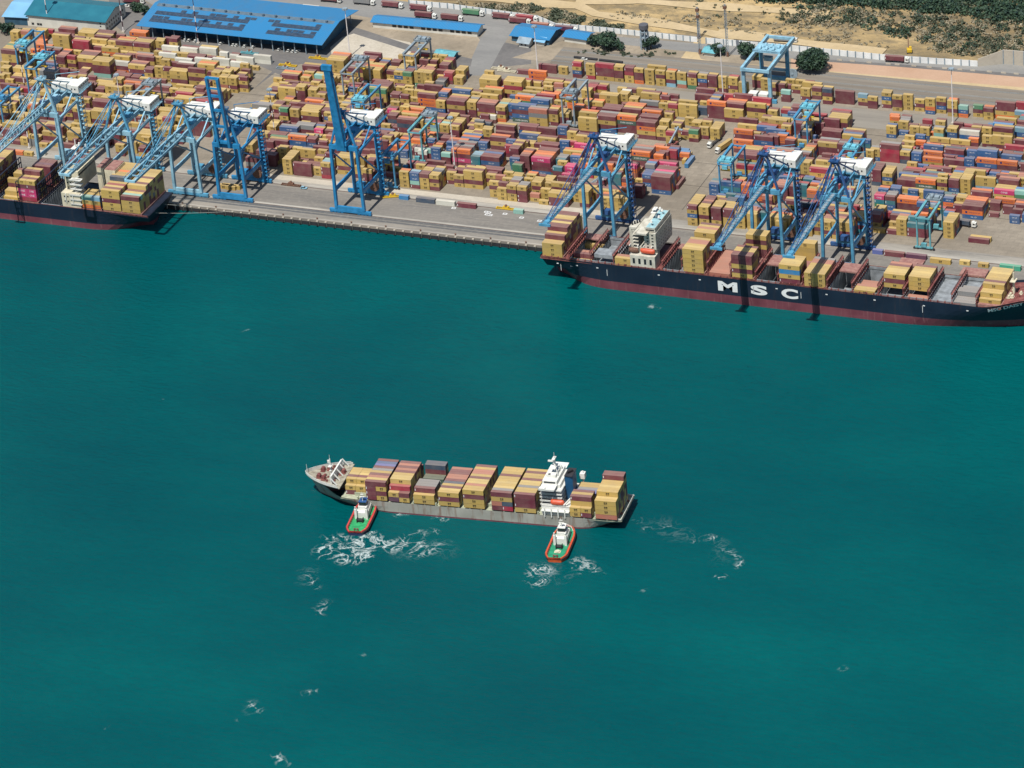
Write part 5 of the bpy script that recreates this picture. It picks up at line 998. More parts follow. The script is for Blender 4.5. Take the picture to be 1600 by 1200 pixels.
def vsheet(name, x0, x1, y0, y1, z, m): return sheet(name, [(x0, y0), (x1, y0), (x1, y1), (x0, y1)], z, m, px=False)
vsheet('track_bed', -88, 460, 233, 262, .02, M_BALL)
vsheet('service_road', -110, 460, 191, 216, Z2, ground_mat('yard_asphalt', (.20, .18, .15), (.27, .245, .20), (.3, .27, .22), .03, .2, (.25, 2, 1)))
vsheet('yard_kerb_strip', -200, 40, 44.5, 50.5, Z2, M_LCON)
mb = MB()
for y in (235, 240.5, 247, 256.5):
    for dy in (0, 1.07): mb.box(-88, y + dy, .09, 460, y + dy + .09, .2)
tag(mb.build('railway_track', [M_GREY]), kind='structure')
mb = MB()      # dark joint and lane lines of the yard
for y in (97, 127, 156, 186): mb.box(-400, y - 3.6, .1, 400, y - 3.45, .12)
for x in (-214, 66, -92): mb.box(x, 62, .1, x + .2, 180, .12)
tag(mb.build('yard_lines', [M_RUB]), kind='structure')
# hill tracks draped over the terrain
def drape(name, pts, wd, m, up=.35):
    P = [GH(x, y) for x, y in pts]; mb = MB(); prev = None; Q = []
    for a, b in zip(P, P[1:]):
        n = max(2, int((b - a).length / 8)); Q += [a.lerp(b, i / n) for i in range(n)]
    Q.append(P[-1]); R_ = []
    for i, p in enumerate(Q):
        d = (Q[min(i + 1, len(Q) - 1)] - Q[max(i - 1, 0)]); d.z = 0; d.normalize(); n = Vector((-d.y, d.x, 0)); w2 = wd / 2 * (1 + .25 * math.sin(i * .7))
        for k in (-1, -.33, .33, 1): pt = p + n * w2 * k; R_.append((pt.x, pt.y, (hill(pt.x, pt.y) if pt.y > 296 else 0) + up))
    mb.v = R_
    for i in range(len(Q) - 1):
        for k in range(3): mb.f.append((i * 4 + k, i * 4 + k + 1, i * 4 + k + 5, i * 4 + k + 4)); mb.m.append(0); mb.c.append(None)
    return tag(mb.build(name, [m]), kind='structure')
drape('hill_track', [(640, -8), (760, -2), (850, 6), (905, 10), (930, 22), (1000, 32), (1080, 46), (1150, 60)], 10, M_SAND, .4)
drape('hill_track', [(1120, 52), (1200, 60), (1290, 72), (1380, 84)], 11, M_SAND, .5)
drape('hill_track', [(900, 2), (1000, 2), (1100, 10), (1200, 16), (1300, 24)], 9, M_SAND, .4)

# ------------------------------------------------------------------ walls and fences
def panel_wall(pts, label, h=5.0, m=M_WHT, gap=7.0):
    P = [G(x, y, 0) for x, y in pts]; t = thing('boundary_wall', P[0].x, P[0].y, 0, 0, label, 'wall'); O_ = P[0].copy(); mb = MB(); ps = MB(); k = 0
    for a, b in zip(P, P[1:]):
        n = max(1, int((b - a).length / gap))
        for i in range(n):
            p, q__ = a.lerp(b, i / n) - O_, a.lerp(b, (i + .97) / n) - O_
            mb.beam(p + Vector((0, 0, h / 2)), q__ + Vector((0, 0, h / 2)), .25, h); ps.box(p.x - .45, p.y - .55, 0, p.x + .2, p.y + .25, h + .15)
    mb.build('wall_panels', [m], t); ps.build('wall_posts', [M_GREY], t); return t
M_PANEL = mat('wall_panel', (.76, .76, .72), .8, .12, .15)
panel_wall([(640, 8), (700, 13), (780, 24), (840, 32), (868, 44), (905, 47), (960, 52), (1090, 66)], 'long white panel wall between the truck road and the sandy hill', 3.6, M_PANEL, 4.6)
panel_wall([(1104, 68), (1200, 76), (1300, 86), (1400, 96), (1528, 104)], 'white panel wall behind the round tree and road, ending at the concrete ramp', 4.0, M_PANEL, 5.2)
a, b, c = G(1528, 104, 0), G(1568, 100, 0), G(1680, 108, 0)
t = thing('retaining_wall', a.x, a.y, 0, 0, 'grey concrete retaining wall rising at the right end of the white wall', 'wall')
mb = MB(); o_ = a
vs = [Vector((0, 0, 0)), b - a, c - a]; hs = [5, 9.5, 9.5]
for i in range(2):
    p, q__ = vs[i], vs[i + 1]; n = Vector((0, .8, 0))
    mb.add([p, q__, q__ + Vector((0, 0, hs[i + 1])), p + Vector((0, 0, hs[i])), p + n, q__ + n, q__ + n + Vector((0, 0, hs[i + 1])), p + n + Vector((0, 0, hs[i]))], [(0, 1, 2, 3), (5, 4, 7, 6), (3, 2, 6, 7)])
mb.build('wall_face', [M_LCON], t)
mb = MB(); [mb.beam(vs[1].lerp(vs[2], i / 7) + Vector((0, -.15, 0)), vs[1].lerp(vs[2], i / 7) + Vector((0, -.15, 9.6)), .5) for i in range(8)]; mb.build('wall_ribs', [M_GREY], t)
# ------------------------------------------------------------------ buildings
def gabled(name, fl, fr, depth, wh, rise, mroof, mwall, label, cat='building', over=1.2, open_=False):
    a, b = G(*fl), G(*fr); L = (b - a).length; rz = math.atan2((b - a).y, (b - a).x)
    t = thing(name, a.x, a.y, 0, rz, label, cat)
    if not open_:
        mb = MB(); h = wh; vs = [(0, 0, 0), (L, 0, 0), (L, depth, 0), (0, depth, 0), (0, 0, h), (L, 0, h), (L, depth, h), (0, depth, h), (0, depth / 2, h + rise), (L, depth / 2, h + rise)]
        mb.add(vs, [(0, 1, 5, 4), (1, 2, 6, 9, 5), (2, 3, 7, 6), (3, 0, 4, 8, 7)]); mb.build('wall', [mwall], t)
    else:
        mb = MB()
        for i in range(int(L // 8) + 1):
            for y in (.5, depth - .5): mb.box(i * 8, y - .25, 0, i * 8 + .5, y + .25, wh)
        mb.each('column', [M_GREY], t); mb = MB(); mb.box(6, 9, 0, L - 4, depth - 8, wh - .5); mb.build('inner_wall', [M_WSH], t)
    mb = MB(); o = over; k = rise / (depth / 2)
    for sg in (0, 1):
        y0, y1 = (-o, depth / 2) if sg == 0 else (depth / 2, depth + o); z0, z1 = (wh - o * k, wh + rise) if sg == 0 else (wh + rise, wh - o * k)
        mb.add([(-o, y0, z0 + .05), (L + o, y0, z0 + .05), (L + o, y1, z1 + .05), (-o, y1, z1 + .05), (-o, y0, z0 + .3), (L + o, y0, z0 + .3), (L + o, y1, z1 + .3), (-o, y1, z1 + .3)], [(3, 2, 1, 0), (4, 5, 6, 7), (0, 1, 5, 4), (1, 2, 6, 5), (2, 3, 7, 6), (3, 0, 4, 7)])
    rf = mb.build('roof', [mroof], t)
    return t, rf, L, rz
t, rf, L, rz = gabled('warehouse', (44, 40), (166, 52), 29, 8.4, 4, M_ROOFT, M_WALL, 'cream warehouse with teal gabled roof and windowed end wall at upper left')
mb = MB()
for i in range(8):
    for z in (1.6, 4.8): mb.box(L, 2 + i * 3.2, z, L + .06, 3.4 + i * 3.2, z + 1.5)
for z in (1.4, 4.2, 6.2): mb.box(L - 4, -.06, z, L - 3, 0, z + 1)
for x in (3, 7, 9): mb.box(x, -.06, 1, x + 1.8, 0, 2.6)
mb.each('window', [M_DKWIN], t)
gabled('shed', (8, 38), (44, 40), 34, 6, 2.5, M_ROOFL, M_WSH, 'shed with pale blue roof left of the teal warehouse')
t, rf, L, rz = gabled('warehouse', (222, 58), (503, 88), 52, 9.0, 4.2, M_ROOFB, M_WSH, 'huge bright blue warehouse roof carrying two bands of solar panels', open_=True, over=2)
mb = MB(); k = 4.2 / 26
def sp(x0, x1, y0, y1): mb.add([(x, y, 9 + y * k + z) for z in (.42,) for x, y in ((x0, y0), (x1, y0), (x1, y1), (x0, y1))], [(0, 1, 2, 3)])
random.seed(3)
for (ya, yb) in ((4.0, 11.4), (12.8, 20.0)):
    x = 4
    while x < L - 8:
        if abs(x + 4 - L * .62) > 5: sp(x, x + 8.45, ya, ya + (yb - ya) * .58)
        for dx in (0, 4.2):
            if random.random() < .6 and abs(x + dx + 2 - L * .62) > 4: sp(x + dx, x + dx + 3.9, ya + (yb - ya) * .62, yb)
        x += 8.6
mb.each('solar_panel', [M_SOL], rf)
mb = MB(); mb.add([(1, 22, 9 + 22 * k + .35), (L - 1, 22, 9 + 22 * k + .35), (L - 1, 25.6, 9 + 25.6 * k + .35), (1, 25.6, 9 + 25.6 * k + .35)], [(0, 1, 2, 3)])
for i in range(14): mb.cyl((6 + i * 9.2, 23, 13), (6 + i * 9.2, 23, 14.6), .7, .9, 8)
mb.build('ridge_vents', [mat('ridge_grey', (.10, .15, .19), .7, .15)], rf)
t, rf, L, rz = gabled('shed', (583, 43), (746, 58), 10, 4.4, 1.6, M_ROOFB, M_WALL, 'long narrow building with blue roof beside the truck road, upper middle')
mb = MB()
for i in range(14):
    if i in (4, 9): continue
    mb.box(14 + i * 4.1, -.06, 1.6, 16.8 + i * 4.1, 0, 3.4)
mb.each('window', [M_DKWIN], t)
gabled('shed', (800, 64), (858, 71), 18, 4.2, 2.2, M_ROOFB, M_WSH, 'wide blue-roofed building behind the small white hut')
gabled('shed', (882, 65), (916, 70), 10, 4, 1.6, M_ROOFB, M_WALL, 'small blue-roofed shed left of the dark tree clump')
t, rf, L, rz = gabled('hut', (811, 73), (826, 75), 7, 3.6, 1.8, M_GREY, M_WALL, 'tiny white hut with grey roof in front of the blue roofs')
mb = MB(); mb.box(1.4, -.06, 1.2, 2.6, 0, 2.6); mb.box(4.2, -.06, 1.2, 5.4, 0, 2.6); mb.each('window', [M_DKWIN], t)
gabled('hut', (838, 70), (850, 72), 6, 3.2, 1.4, M_ROOFL, M_WALL, 'white hut right of the tiny grey-roofed hut')
gabled('shed', (1100, 87), (1116, 89), 8, 3, 1.2, M_TEAL, M_WALL, 'small pale green shed between the two radio masts')
gabled('shed', (681, 92), (708, 96), 7, 3.6, 1.2, M_TEAL, M_WSH, 'pale teal shed at the end of the asphalt yard')
# water tower and masts
g = G(1008, 76); t = thing('water_tower', g.x, g.y, 0, 0, 'grey concrete water tower with dark tank beside a tree', 'water tower')
mb = MB()
for i in range(6): a = i * math.pi / 3; mb.beam((2.9 * math.cos(a), 2.9 * math.sin(a), 0), (2.4 * math.cos(a), 2.4 * math.sin(a), 14), .6)
for z in (4, 8, 12): mb.cyl((0, 0, z), (0, 0, z + .4), 2.8, n=12)
mb.cyl((0, 0, 0), (0, 0, 14), 1.2, n=8); mb.build('tower_legs', [M_GREY], t)
mb = MB(); mb.cyl((0, 0, 13), (0, 0, 14.4), 2.2, 3.1, 12); mb.cyl((0, 0, 14.4), (0, 0, 17), 3.1, 3.0, 12); mb.build('tank', [mat('tank_dark', (.10, .10, .11), .7)], t)
for x, y, h, lb in ((1094, 84, 28, 'lattice radio mast left of the sandy gap'), (1137, 88, 36, 'taller lattice radio mast right of the sandy gap'), (1092, 60, 22, 'thin dark mast standing on the hill behind the wall')):
    g = G(x, y); t = thing('radio_mast', g.x, g.y, 0, 0, lb, 'mast'); mb = MB()
    for i in range(3):
        a = i * 2.094; mb.beam((1.0 * math.cos(a), 1.0 * math.sin(a), 0), (.5 * math.cos(a), .5 * math.sin(a), h), .22)
    for k in range(int(h / 2)):
        for i in range(3): a, b_ = i * 2.094, (i + 1) * 2.094; mb.beam((math.cos(a), math.sin(a), k * 2), (math.cos(b_), math.sin(b_), k * 2 + 2), .14)
    mb.build('lattice', [M_GREY], t); mb = MB(); mb.box(-1, -1, h - 3, 1, 1, h - 1.2); mb.box(-.9, -.9, 0, .9, .9, 3.0); mb.each('antenna', [M_BR], t)
# light masts
def mast(x, y, h, label, red=False):
    g = G(x, y); t = thing('light_mast', g.x, g.y, 0, 0, label, 'light mast', 'tall light masts'); mb = MB()
    n = 9
    for i in range(n): z0, z1 = h * i / n, h * (i + 1) / n; r = .42 * (1 - .5 * i / n); mb.cyl((0, 0, z0), (0, 0, z1), r, r * .94, 8, (1 if (i % 2 and red) else 0))
    mb.build('pole', [M_POLE, M_POLR], t); mb = MB(); mb.cyl((0, 0, h - .4), (0, 0, h), 1.5, 1.5, 10)
    for i in range(8): a = i * math.pi / 4; mb.box(1.5 * math.cos(a) - .35, 1.5 * math.sin(a) - .35, h - 1.1, 1.5 * math.cos(a) + .35, 1.5 * math.sin(a) + .35, h - .3)
    mb.build('floodlights', [M_GREY], t); mb = MB(); mb.box(-1, -1, 0, 1, 1, .8); mb.build('footing', [M_LCON], t)
for a in ((193, 50, 35, 'banded light mast at the end wall of the teal-roofed warehouse', 1), (76, 41, 35, 'banded light mast in front of the teal roof', 1), (310, 68, 35, 'banded light mast in front of the blue warehouse', 1), (547, 88, 34, 'thin light mast beside the gravel yard', 0),
          (430, 216, 34, 'light mast over mid yard left of the lone crane', 1), (841, 119, 35, 'white light mast near the tiny white huts', 0), (1130, 151, 35, 'white light mast right of the railway row, near the big gantry', 0), (1489, 193, 37, 'white light mast at far right below the pink bank', 0),
          (711, 264, 35, 'white light mast beside the magenta-banded stack', 0), (40, 146, 34, 'dark-banded light mast among the boxes at far left', 1), (988, 290, 34, 'pinkish light mast beside the crane over the stern', 0), (1330, 330, 34, 'white light mast beside the rightmost quay crane', 0), (46, 232, 36, 'light mast behind the leftmost crane', 1), (192, 190, 33, 'light mast behind the second pale crane', 0)):
    mast(*a)

# ------------------------------------------------------------------ trees and scrub
def leaves(mb, cx, cy, cz, rx, rz_, n, s, rnd, lob=None):
    lob = lob or [(rnd.uniform(-.55, .55), rnd.uniform(-.55, .55), rnd.uniform(-.3, .55), rnd.uniform(.35, .6)) for _ in range(9)]
    for _ in range(n):
        l = rnd.choice(lob); a, b_ = rnd.uniform(0, 6.28), math.acos(rnd.uniform(-1, 1)); r = l[3] * (rnd.uniform(.35, 1) ** .4)
        x = cx + rx * (l[0] + r * math.sin(b_) * math.cos(a)); y = cy + rx * (l[1] + r * math.sin(b_) * math.sin(a)); z = max(.2, cz + rz_ * (l[2] + r * math.cos(b_)))
        u = Vector((rnd.uniform(-1, 1), rnd.uniform(-1, 1), rnd.uniform(-.6, .6))).normalized() * s * rnd.uniform(.6, 1.2); v = u.cross(Vector((rnd.uniform(-1, 1), rnd.uniform(-1, 1), rnd.uniform(-1, 1)))).normalized() * s * rnd.uniform(.5, 1)
        c = Vector((x, y, z)); mb.add([c - u, c + v, c + u, c - v * .8], [(0, 1, 2, 3)])
def tree(x, y, R_, H_, label, n=1400, lob=None):
    rnd = random.Random(int(x * 7 + y)); g = G(x, y); t = thing('tree', g.x, g.y, 0, 0, label, 'tree', 'dark leafy trees')
    mb = MB(); mb.cyl((0, 0, 0), (.2, 0, H_ * .35), .55, .38, 8)
    for i in range(6): a = i * 1.05; mb.cyl((.2, 0, H_ * .32), (R_ * .55 * math.cos(a), R_ * .55 * math.sin(a), H_ * rnd.uniform(.5, .7)), .25, .1, 6)
    mb.build('trunk', [M_WOOD], t)
    mb = MB(); leaves(mb, 0, 0, H_ * .52, R_, H_ * .46, n, .75, rnd, lob); mb.build('crown', [M_LEAF], t)
tree(1270, 110, 11.5, 15, 'large round dark green tree standing alone right of the gantry crane', 4200, [(0, 0, 0, .86), (.3, .1, .1, .62), (-.3, 0, 0, .62), (0, .3, .2, .6), (0, -.35, -.1, .58), (.38, -.2, -.25, .5), (-.35, -.25, -.25, .52), (.05, .05, .35, .6)])
tree(948, 76, 9, 10, 'largest tree of the clump left of the water tower', 1800); tree(930, 70, 5.5, 7, 'small tree at left of the dark clump', 900); tree(966, 76, 6, 6.5, 'low tree at right of the dark clump', 900)
tree(1017, 76, 6, 9, 'tree right behind the water tower', 1000); tree(1124, 86, 5.5, 7, 'low tree between the two radio masts', 900); tree(1168, 92, 6.5, 12, 'tree just left of the gantry crane', 1200); tree(1180, 94, 5, 9, 'smaller tree behind the gantry crane leg', 900)
tree(12, 52, 6, 8, 'dark tree in front of the pale blue shed', 900); tree(30, 58, 6, 7, 'dark tree left of the teal-roofed warehouse', 900); tree(216, 18, 5, 6, 'dark tree between the two warehouses', 700); tree(228, 22, 4.5, 5, 'small tree at the corner of the blue warehouse', 600)
def scrub(name, poly, n, r0, r1, m, seed, clump=.5, s=.9):
    rnd = random.Random(seed); mb = MB(); xs = [p[0] for p in poly]; ys = [p[1] for p in poly]; k = 0
    ph = [rnd.uniform(0, 6.28) for _ in range(4)]
    while k < n:
        x, y = rnd.uniform(min(xs), max(xs)), rnd.uniform(min(ys), max(ys))
        if not inpoly(x, y, poly): continue
        d = math.sin(x * .06 + ph[0]) * math.sin(y * .16 + ph[1]) + .6 * math.sin(x * .17 + y * .1 + ph[2])
        k += 1
        if d < clump * rnd.uniform(-1, 1): continue
        g = GH(x, y); r = rnd.uniform(r0, r1)
        leaves(mb, g.x, g.y, g.z + r * .35, r, r * .7, int(9 + r * 5), s * (.6 + r * .13), rnd, [(0, 0, 0, 1), (.4, .2, 0, .6)])
    tag(mb.build(name, [m]), 'low bushes and thicket spread over the dry hillside' if m != M_DRY else 'pale dry scrub spread over the hillside', 'scrub', kind='stuff')
FAR = [(1000, -14), (1640, -14), (1640, 46), (1560, 34), (1500, 24), (1420, 18), (1330, 10), (1200, 3), (1100, -4)]
scrub('thicket', FAR, 2600, 2, 4.6, M_LEAF, 1, -2)
scrub('thicket', [(1225, 4), (1330, 12), (1640, 45), (1640, 96), (1570, 92), (1460, 84), (1440, 60), (1330, 40), (1220, 26)], 800, 1.2, 3.0, M_SCR, 2, 1.1)
scrub('dry_scrub', [(1280, 8), (1640, 40), (1640, 94), (1560, 90), (1450, 82), (1420, 56), (1330, 44), (1220, 36)], 1300, .8, 2.2, M_DRY, 3, 1.0)
scrub('thicket', [(1210, 10), (1330, 18), (1640, 50), (1640, 94), (1570, 92), (1460, 80), (1330, 40)], 150, 2.0, 4.2, M_LEAF, 9, .9)
scrub('thicket', FAR, 700, 1.5, 3.5, M_SCR, 11, -.5)
scrub('thicket', [(780, 4), (860, 12), (905, 26), (1000, 46), (990, 50), (930, 46), (880, 40), (800, 24), (745, 14)], 700, .9, 2.3, M_SCR, 4, .3)
scrub('dry_scrub', [(700, 4), (860, 12), (905, 26), (930, 46), (880, 40), (800, 24), (720, 12)], 500, .9, 2.2, M_DRY, 5, .8)
scrub('thicket', [(925, 76), (1000, 78), (1060, 84), (1010, 90), (900, 84)], 120, .6, 1.4, M_SCR, 6, 0); scrub('dry_scrub', [(900, 12), (1090, 26), (1330, 44), (1400, 76), (1200, 58), (1100, 44), (960, 30)], 420, .6, 1.6, M_DRY, 7, 1.2); scrub('thicket', [(980, -4), (1210, 6), (1330, 40), (1200, 40), (1100, 30)], 90, .6, 1.9, M_SCR, 12, .8)
scrub('thicket', [(1220, 22), (1300, 26), (1290, 38), (1215, 36)], 130, 1, 2.4, M_SCR, 8, 0)

# ------------------------------------------------------------------ vehicles
def make_car(x, y, rz, label, m, name='car'):
    t = thing(name, x, y, 0, rz, label, 'car', 'small cars in the port'); mb = MB(); mb.prism([(-2.1, -.85), (2.1, -.85), (2.1, .85), (-2.1, .85)], .35, .95); mb.build('body', [m], t)
    mb = MB(); mb.add([(-1.9, -.8, .95), (1.0, -.8, .95), (1.0, .8, .95), (-1.9, .8, .95), (-1.6, -.65, 1.5), (.3, -.65, 1.5), (.3, .65, 1.5), (-1.6, .65, 1.5)], [(4, 5, 6, 7), (0, 1, 5, 4), (1, 2, 6, 5), (2, 3, 7, 6), (3, 0, 4, 7)]); mb.build('cabin', [M_DKWIN], t); mb = MB(); mb.box(-1.55, -.64, 1.5, .25, .64, 1.56); mb.build('car_roof', [m], t)
    for sx in (-1.3, 1.3):
        for sy in (-.8, .8): mb = MB(); mb.cyl((sx, sy - .12, .33), (sx, sy + .12, .33), .33, n=8); mb.build('wheel', [M_RUB], t)
    return t
g = G(269, 62); car = make_car(g.x, g.y, R(80), 'leftmost small white car parked along the blue warehouse', M_WHT)
for i, (x, y, w_) in enumerate(((280, 62, 'second'), (290, 63.5, 'third'), (296, 64, 'fourth'), (306, 65, 'fifth'), (346, 69, 'sixth'), (366, 71, 'seventh'), (371, 71.5, 'eighth'), (383, 73, 'ninth'), (396, 74.5, 'tenth'), (437, 78, 'eleventh'), (452, 80, 'twelfth'), (459, 81, 'thirteenth'), (465, 81.5, 'fourteenth'))):
    g = G(x, y); copy_thing(car, g.x, g.y, 0, R(80 + (i * 37) % 20 - 10), w_ + ' small white car from left along the blue warehouse')
for i, (x, y, lb) in enumerate(((198, 11, 'near the far end of the teal-roofed warehouse'), (211, 12, 'beside the dark tree between warehouses'), (229, 17, 'at the left corner of the blue roof'), (1024, 300, 'on the concrete gap by the dark boxes'), (1057, 113, 'beside the railway on bare earth'), (913, 94, 'on the rails below the black pipes'))):
    g = G(x, y); copy_thing(car, g.x, g.y, 0, R(10), 'small white car ' + lb)
g = G(1043, 297); make_car(g.x, g.y, R(-5), 'blue car beside the big maroon and blue stack', M_SBRI)
g = G(475, 295); make_car(g.x, g.y, R(0), 'pale blue car parked on the empty quay left of the lone crane', M_SLIT)
def truck(x, y, rz, label, box=None, L=4, cab=None, proto={}):
    g = G(x, y)
    if 'p' not in proto:
        t = thing('truck', g.x, g.y, 0, rz, label, 'truck', 'container trucks'); mb = MB(); mb.box(-7, -.6, .9, 5.6, .6, 1.25); mb.box(-7, -1.2, 1.2, 5.2, -.9, 1.4); mb.box(-7, .9, 1.2, 5.2, 1.2, 1.4); mb.build('trailer_frame', [M_RUB], t)
        mb = MB(); mb.prism([(5.8, -1.2), (8.2, -1.2), (8.4, -.9), (8.4, .9), (8.2, 1.2), (5.8, 1.2)], .9, 3.3); mb.box(5.9, -1.1, 3.3, 7.4, 1.1, 3.8); cb = mb.build('cab', [M_WHT], t); mb = MB(); mb.box(8.4, -1, 2.1, 8.44, 1, 3.1); mb.box(6.6, -1.24, 2.1, 7.9, -1.2, 2.9); mb.build('windscreen', [M_DKWIN], cb)
        for sx in (-6, -4.8, -3.6, 4.2, 7.4):
            for sy in (-1, 1): mb = MB(); mb.cyl((sx, sy - .2, .5), (sx, sy + .2, .5), .5, n=8); mb.build('wheel', [M_RUB], t)
        proto['p'] = t
    else: copy_thing(proto['p'], g.x, g.y, 0, rz, label)
    if box:
        dx = -.8 if L == 4 else 1.5; spawn(g.x + dx * math.cos(rz), g.y + dx * math.sin(rz), 1.42, rz, L, box, 'on the truck: ' + label, 99, 'containers riding on trucks')
TR = ((443, 16, 'dark teal', 't', 'first truck from left on the far road, loaded'), (488, 18, 'white', 'w', 'truck with white box just above the blue roof'), (516, 3, 'maroon', 'm', 'truck at the very top edge, left of middle'), (568, 7, 'grey', 'k', 'truck with grey box on the far road'),
      (612, 12, 'maroon', 'm', 'truck with maroon box left of the twin maroon trucks'), (656, 17, 'maroon', 'm', 'truck with maroon box below the wall start'), (664, 28, 'maroon', 'm', 'truck half hidden behind the narrow blue roof'), (705, 32, 'maroon', 'm', 'truck behind the right end of the narrow blue roof'),
      (738, 24, 'green', 'g', 'truck with green box beside the white wall'), (785, 30, 'maroon', 'm', 'truck left of the queue by the blue-roofed building'), (811, 37, 'maroon', 'm', 'truck leading two maroon loads above the blue roof'), (822, 33, 'crimson', 'r', 'truck with crimson box against the wall'), (846, 45, 'salmon', 's', 'truck with salmon box above the blue roof'),
      (884, 50, 'plum', 'M', 'truck with plum box heading the queue'), (1400, 97, 'maroon', 'm', 'lone truck on the road at upper right'), (1226, 66, None, 'k', 'grey truck on the sandy track behind the gantry'))
for i, (x, y, cn, c, lb) in enumerate(TR): truck(x, y, R(-1 if i < 14 else 3), lb, c)
truck(1132, 233, R(-105), 'loaded truck in the lane right of middle', 'y'); truck(1118, 224, R(-100), 'empty truck parked in the lane left of the yellow load')
truck(1504, 353, R(-3), 'truck with slate box in front of the maroon block', 'n', 2); truck(208, 5, R(5), 'truck passing the far end of the teal-roofed warehouse', 'm'); truck(1448, 237, R(-5), 'truck in the lane of the right yard')
# loose boxes and gear standing on the apron and lanes
def loose(x, y, L, c, where, rz=0, z=0): g = G(x, y); spawn(g.x, g.y, z + .02, rz, L, c, where, 99, 'loose containers on the ground')
loose(632, 311, 2, 'B', 'lone on the quay beside the yellow spreader'); loose(666, 316, 4, 'n', 'lone on the quay left of the white box'); loose(697, 320, 4, 'w', 'lone on the quay between blue and maroon boxes'); loose(730, 324, 4, 'm', 'lone on the quay right of the white box'); loose(811, 333, 2, 'a', 'lone near the quay edge left of the black ship')
for k in range(1): loose(1372, 396, 2, 'v', 'on the quay behind the black ship'); loose(1398, 400, 4, 'm', 'on the quay right of the violet box'); loose(1432, 404, 4, 'M', 'second right of the violet box'); loose(1470, 411, 4, 'y', 'low on the quay beyond the open hold'); loose(1508, 413, 2, 'Y', 'on the quay in line with the sea green box'); loose(1537, 417, 2, 'y', 'just left of the sea green box'); loose(1579, 421, 4, 'e', 'with wavy tarpaulin right end of quay'); loose(1530, 379, 4, 'm', 'lone in the open lane at far right', 0); loose(1533, 376, 4, 'y', 'behind the lone maroon one at far right')
loose(1078, 256, 4, 'B', 'set crosswise in the open concrete gap, lower of a pair', R(90)); loose(1074, 250, 4, 'y', 'set crosswise in the concrete gap, upper of a pair', R(90)); loose(1063, 289, 4, 'm', 'crosswise and alone in the concrete gap', R(90))
loose(350, 294, 2, 'y', 'on the quay under the two-bar raised boom'); loose(362, 296, 2, 'y', 'right twin on the quay under the two-bar raised boom')
def gear(x, y, label, m, kind='spreader', rz=0):
    g = G(x, y); t = thing(kind, g.x, g.y, 0, rz, label, 'machine'); mb = MB(); mb.box(-6, -1.1, .3, 6, -.7, .8); mb.box(-6, .7, .3, 6, 1.1, .8); mb.build('side_rails', [m], t)
    mb = MB(); [mb.box(x_ - .25, -1.2, .25, x_ + .25, 1.2, .9) for x_ in (-6, -2, 2, 6)]; mb.box(-1.8, -.9, .8, 1.8, .9, 2.0); mb.build('cross_frame', [m], t); mb = MB(); mb.cyl((0, 0, 2), (0, 0, 3), .9, .7, 10); mb.build('headblock', [M_BR], t)
gear(455, 290, 'rusty yellow spreader frame lying on the empty quay', M_BR); gear(614, 308, 'yellow spreader beside the blue boxes right of the lone crane', M_YEL, rz=.4); gear(791, 327, 'bright yellow spreader right of the maroon box on the quay', M_YEL); gear(450, 103, 'orange-yellow spreaders piled on the asphalt yard', M_YEL); gear(446, 108, 'lower grey spreader beside the orange-yellow pile', M_GREY); gear(497, 92, 'yellow loader gear by the corner of the blue warehouse', M_YEL); gear(783, 108, 'wooden-coloured frames stacked left of the access road end', M_CRM); gear(792, 112, 'second wooden-coloured frame beside the road end', M_CRM); gear(1420, 312, 'pale spreader set down under teal crane', M_GREY); gear(390, 84, 'dark machine on asphalt right of the white boxes', M_TEAL)
def stacker(x, y, rz, label, m):
    g = G(x, y); t = thing('reach_stacker', g.x, g.y, 0, rz, label, 'reach stacker'); mb = MB(); mb.prism([(-4, -1.7), (3.6, -1.7), (3.6, 1.7), (-4, 1.7)], .9, 2.3); mb.prism([(-4.4, -1.5), (-2, -1.5), (-2, 1.5), (-4.4, 1.5)], 2.3, 3.2); mb.build('body', [m], t)
    mb = MB(); mb.prism([(-.8, -.8), (1, -.8), (1, .8), (-.8, .8)], 2.3, 4.0); mb.build('cab', [M_DKWIN], t); mb = MB(); mb.beam((-3.6, 0, 3.6), (6.5, 0, 10.5), .9, 1.1); mb.box(6, -3, 8.6, 7.2, 3, 9.2); mb.build('boom', [M_GREY], t)
    for sx in (-2.8, 2.6):
        for sy in (-1.5, 1.5): mb = MB(); mb.cyl((sx, sy - .4, .9), (sx, sy + .4, .9), .9, n=10); mb.build('wheel', [M_RUB], t)
stacker(1052, 229, R(75), 'maroon reach stacker with raised boom above the open gap', M_MAR); stacker(1240, 205, R(50), 'dark reach stacker with raised boom left of the right-hand blue yard crane', M_RUB); stacker(926, 300, R(20), 'orange-yellow reach stacker under the crane over the stern', M_YEL); stacker(560, 256, R(170), 'yellow reach stacker lifting beside the lone crane', M_YEL)
g = G(1421, 82); t = thing('excavator', g.x, g.y, 0, R(110), 'orange-brown excavator with raised arm on the hillside earth', 'excavator'); mb = MB(); mb.box(-2, -1.6, .9, 2, 1.6, 2.6); mb.box(-.2, -1.4, 2.6, 1.4, 0, 3.8); mb.build('body', [M_YEL], t); mb = MB(); mb.box(-2.2, -1.7, 0, 2.2, -1, .9); mb.box(-2.2, 1, 0, 2.2, 1.7, .9); mb.build('tracks', [M_RUB], t); mb = MB(); mb.beam((1.5, .4, 2), (4.5, .4, 8.5), .6); mb.beam((4.5, .4, 8.5), (6.5, .4, 5), .5); mb.build('arm', [M_BR], t)
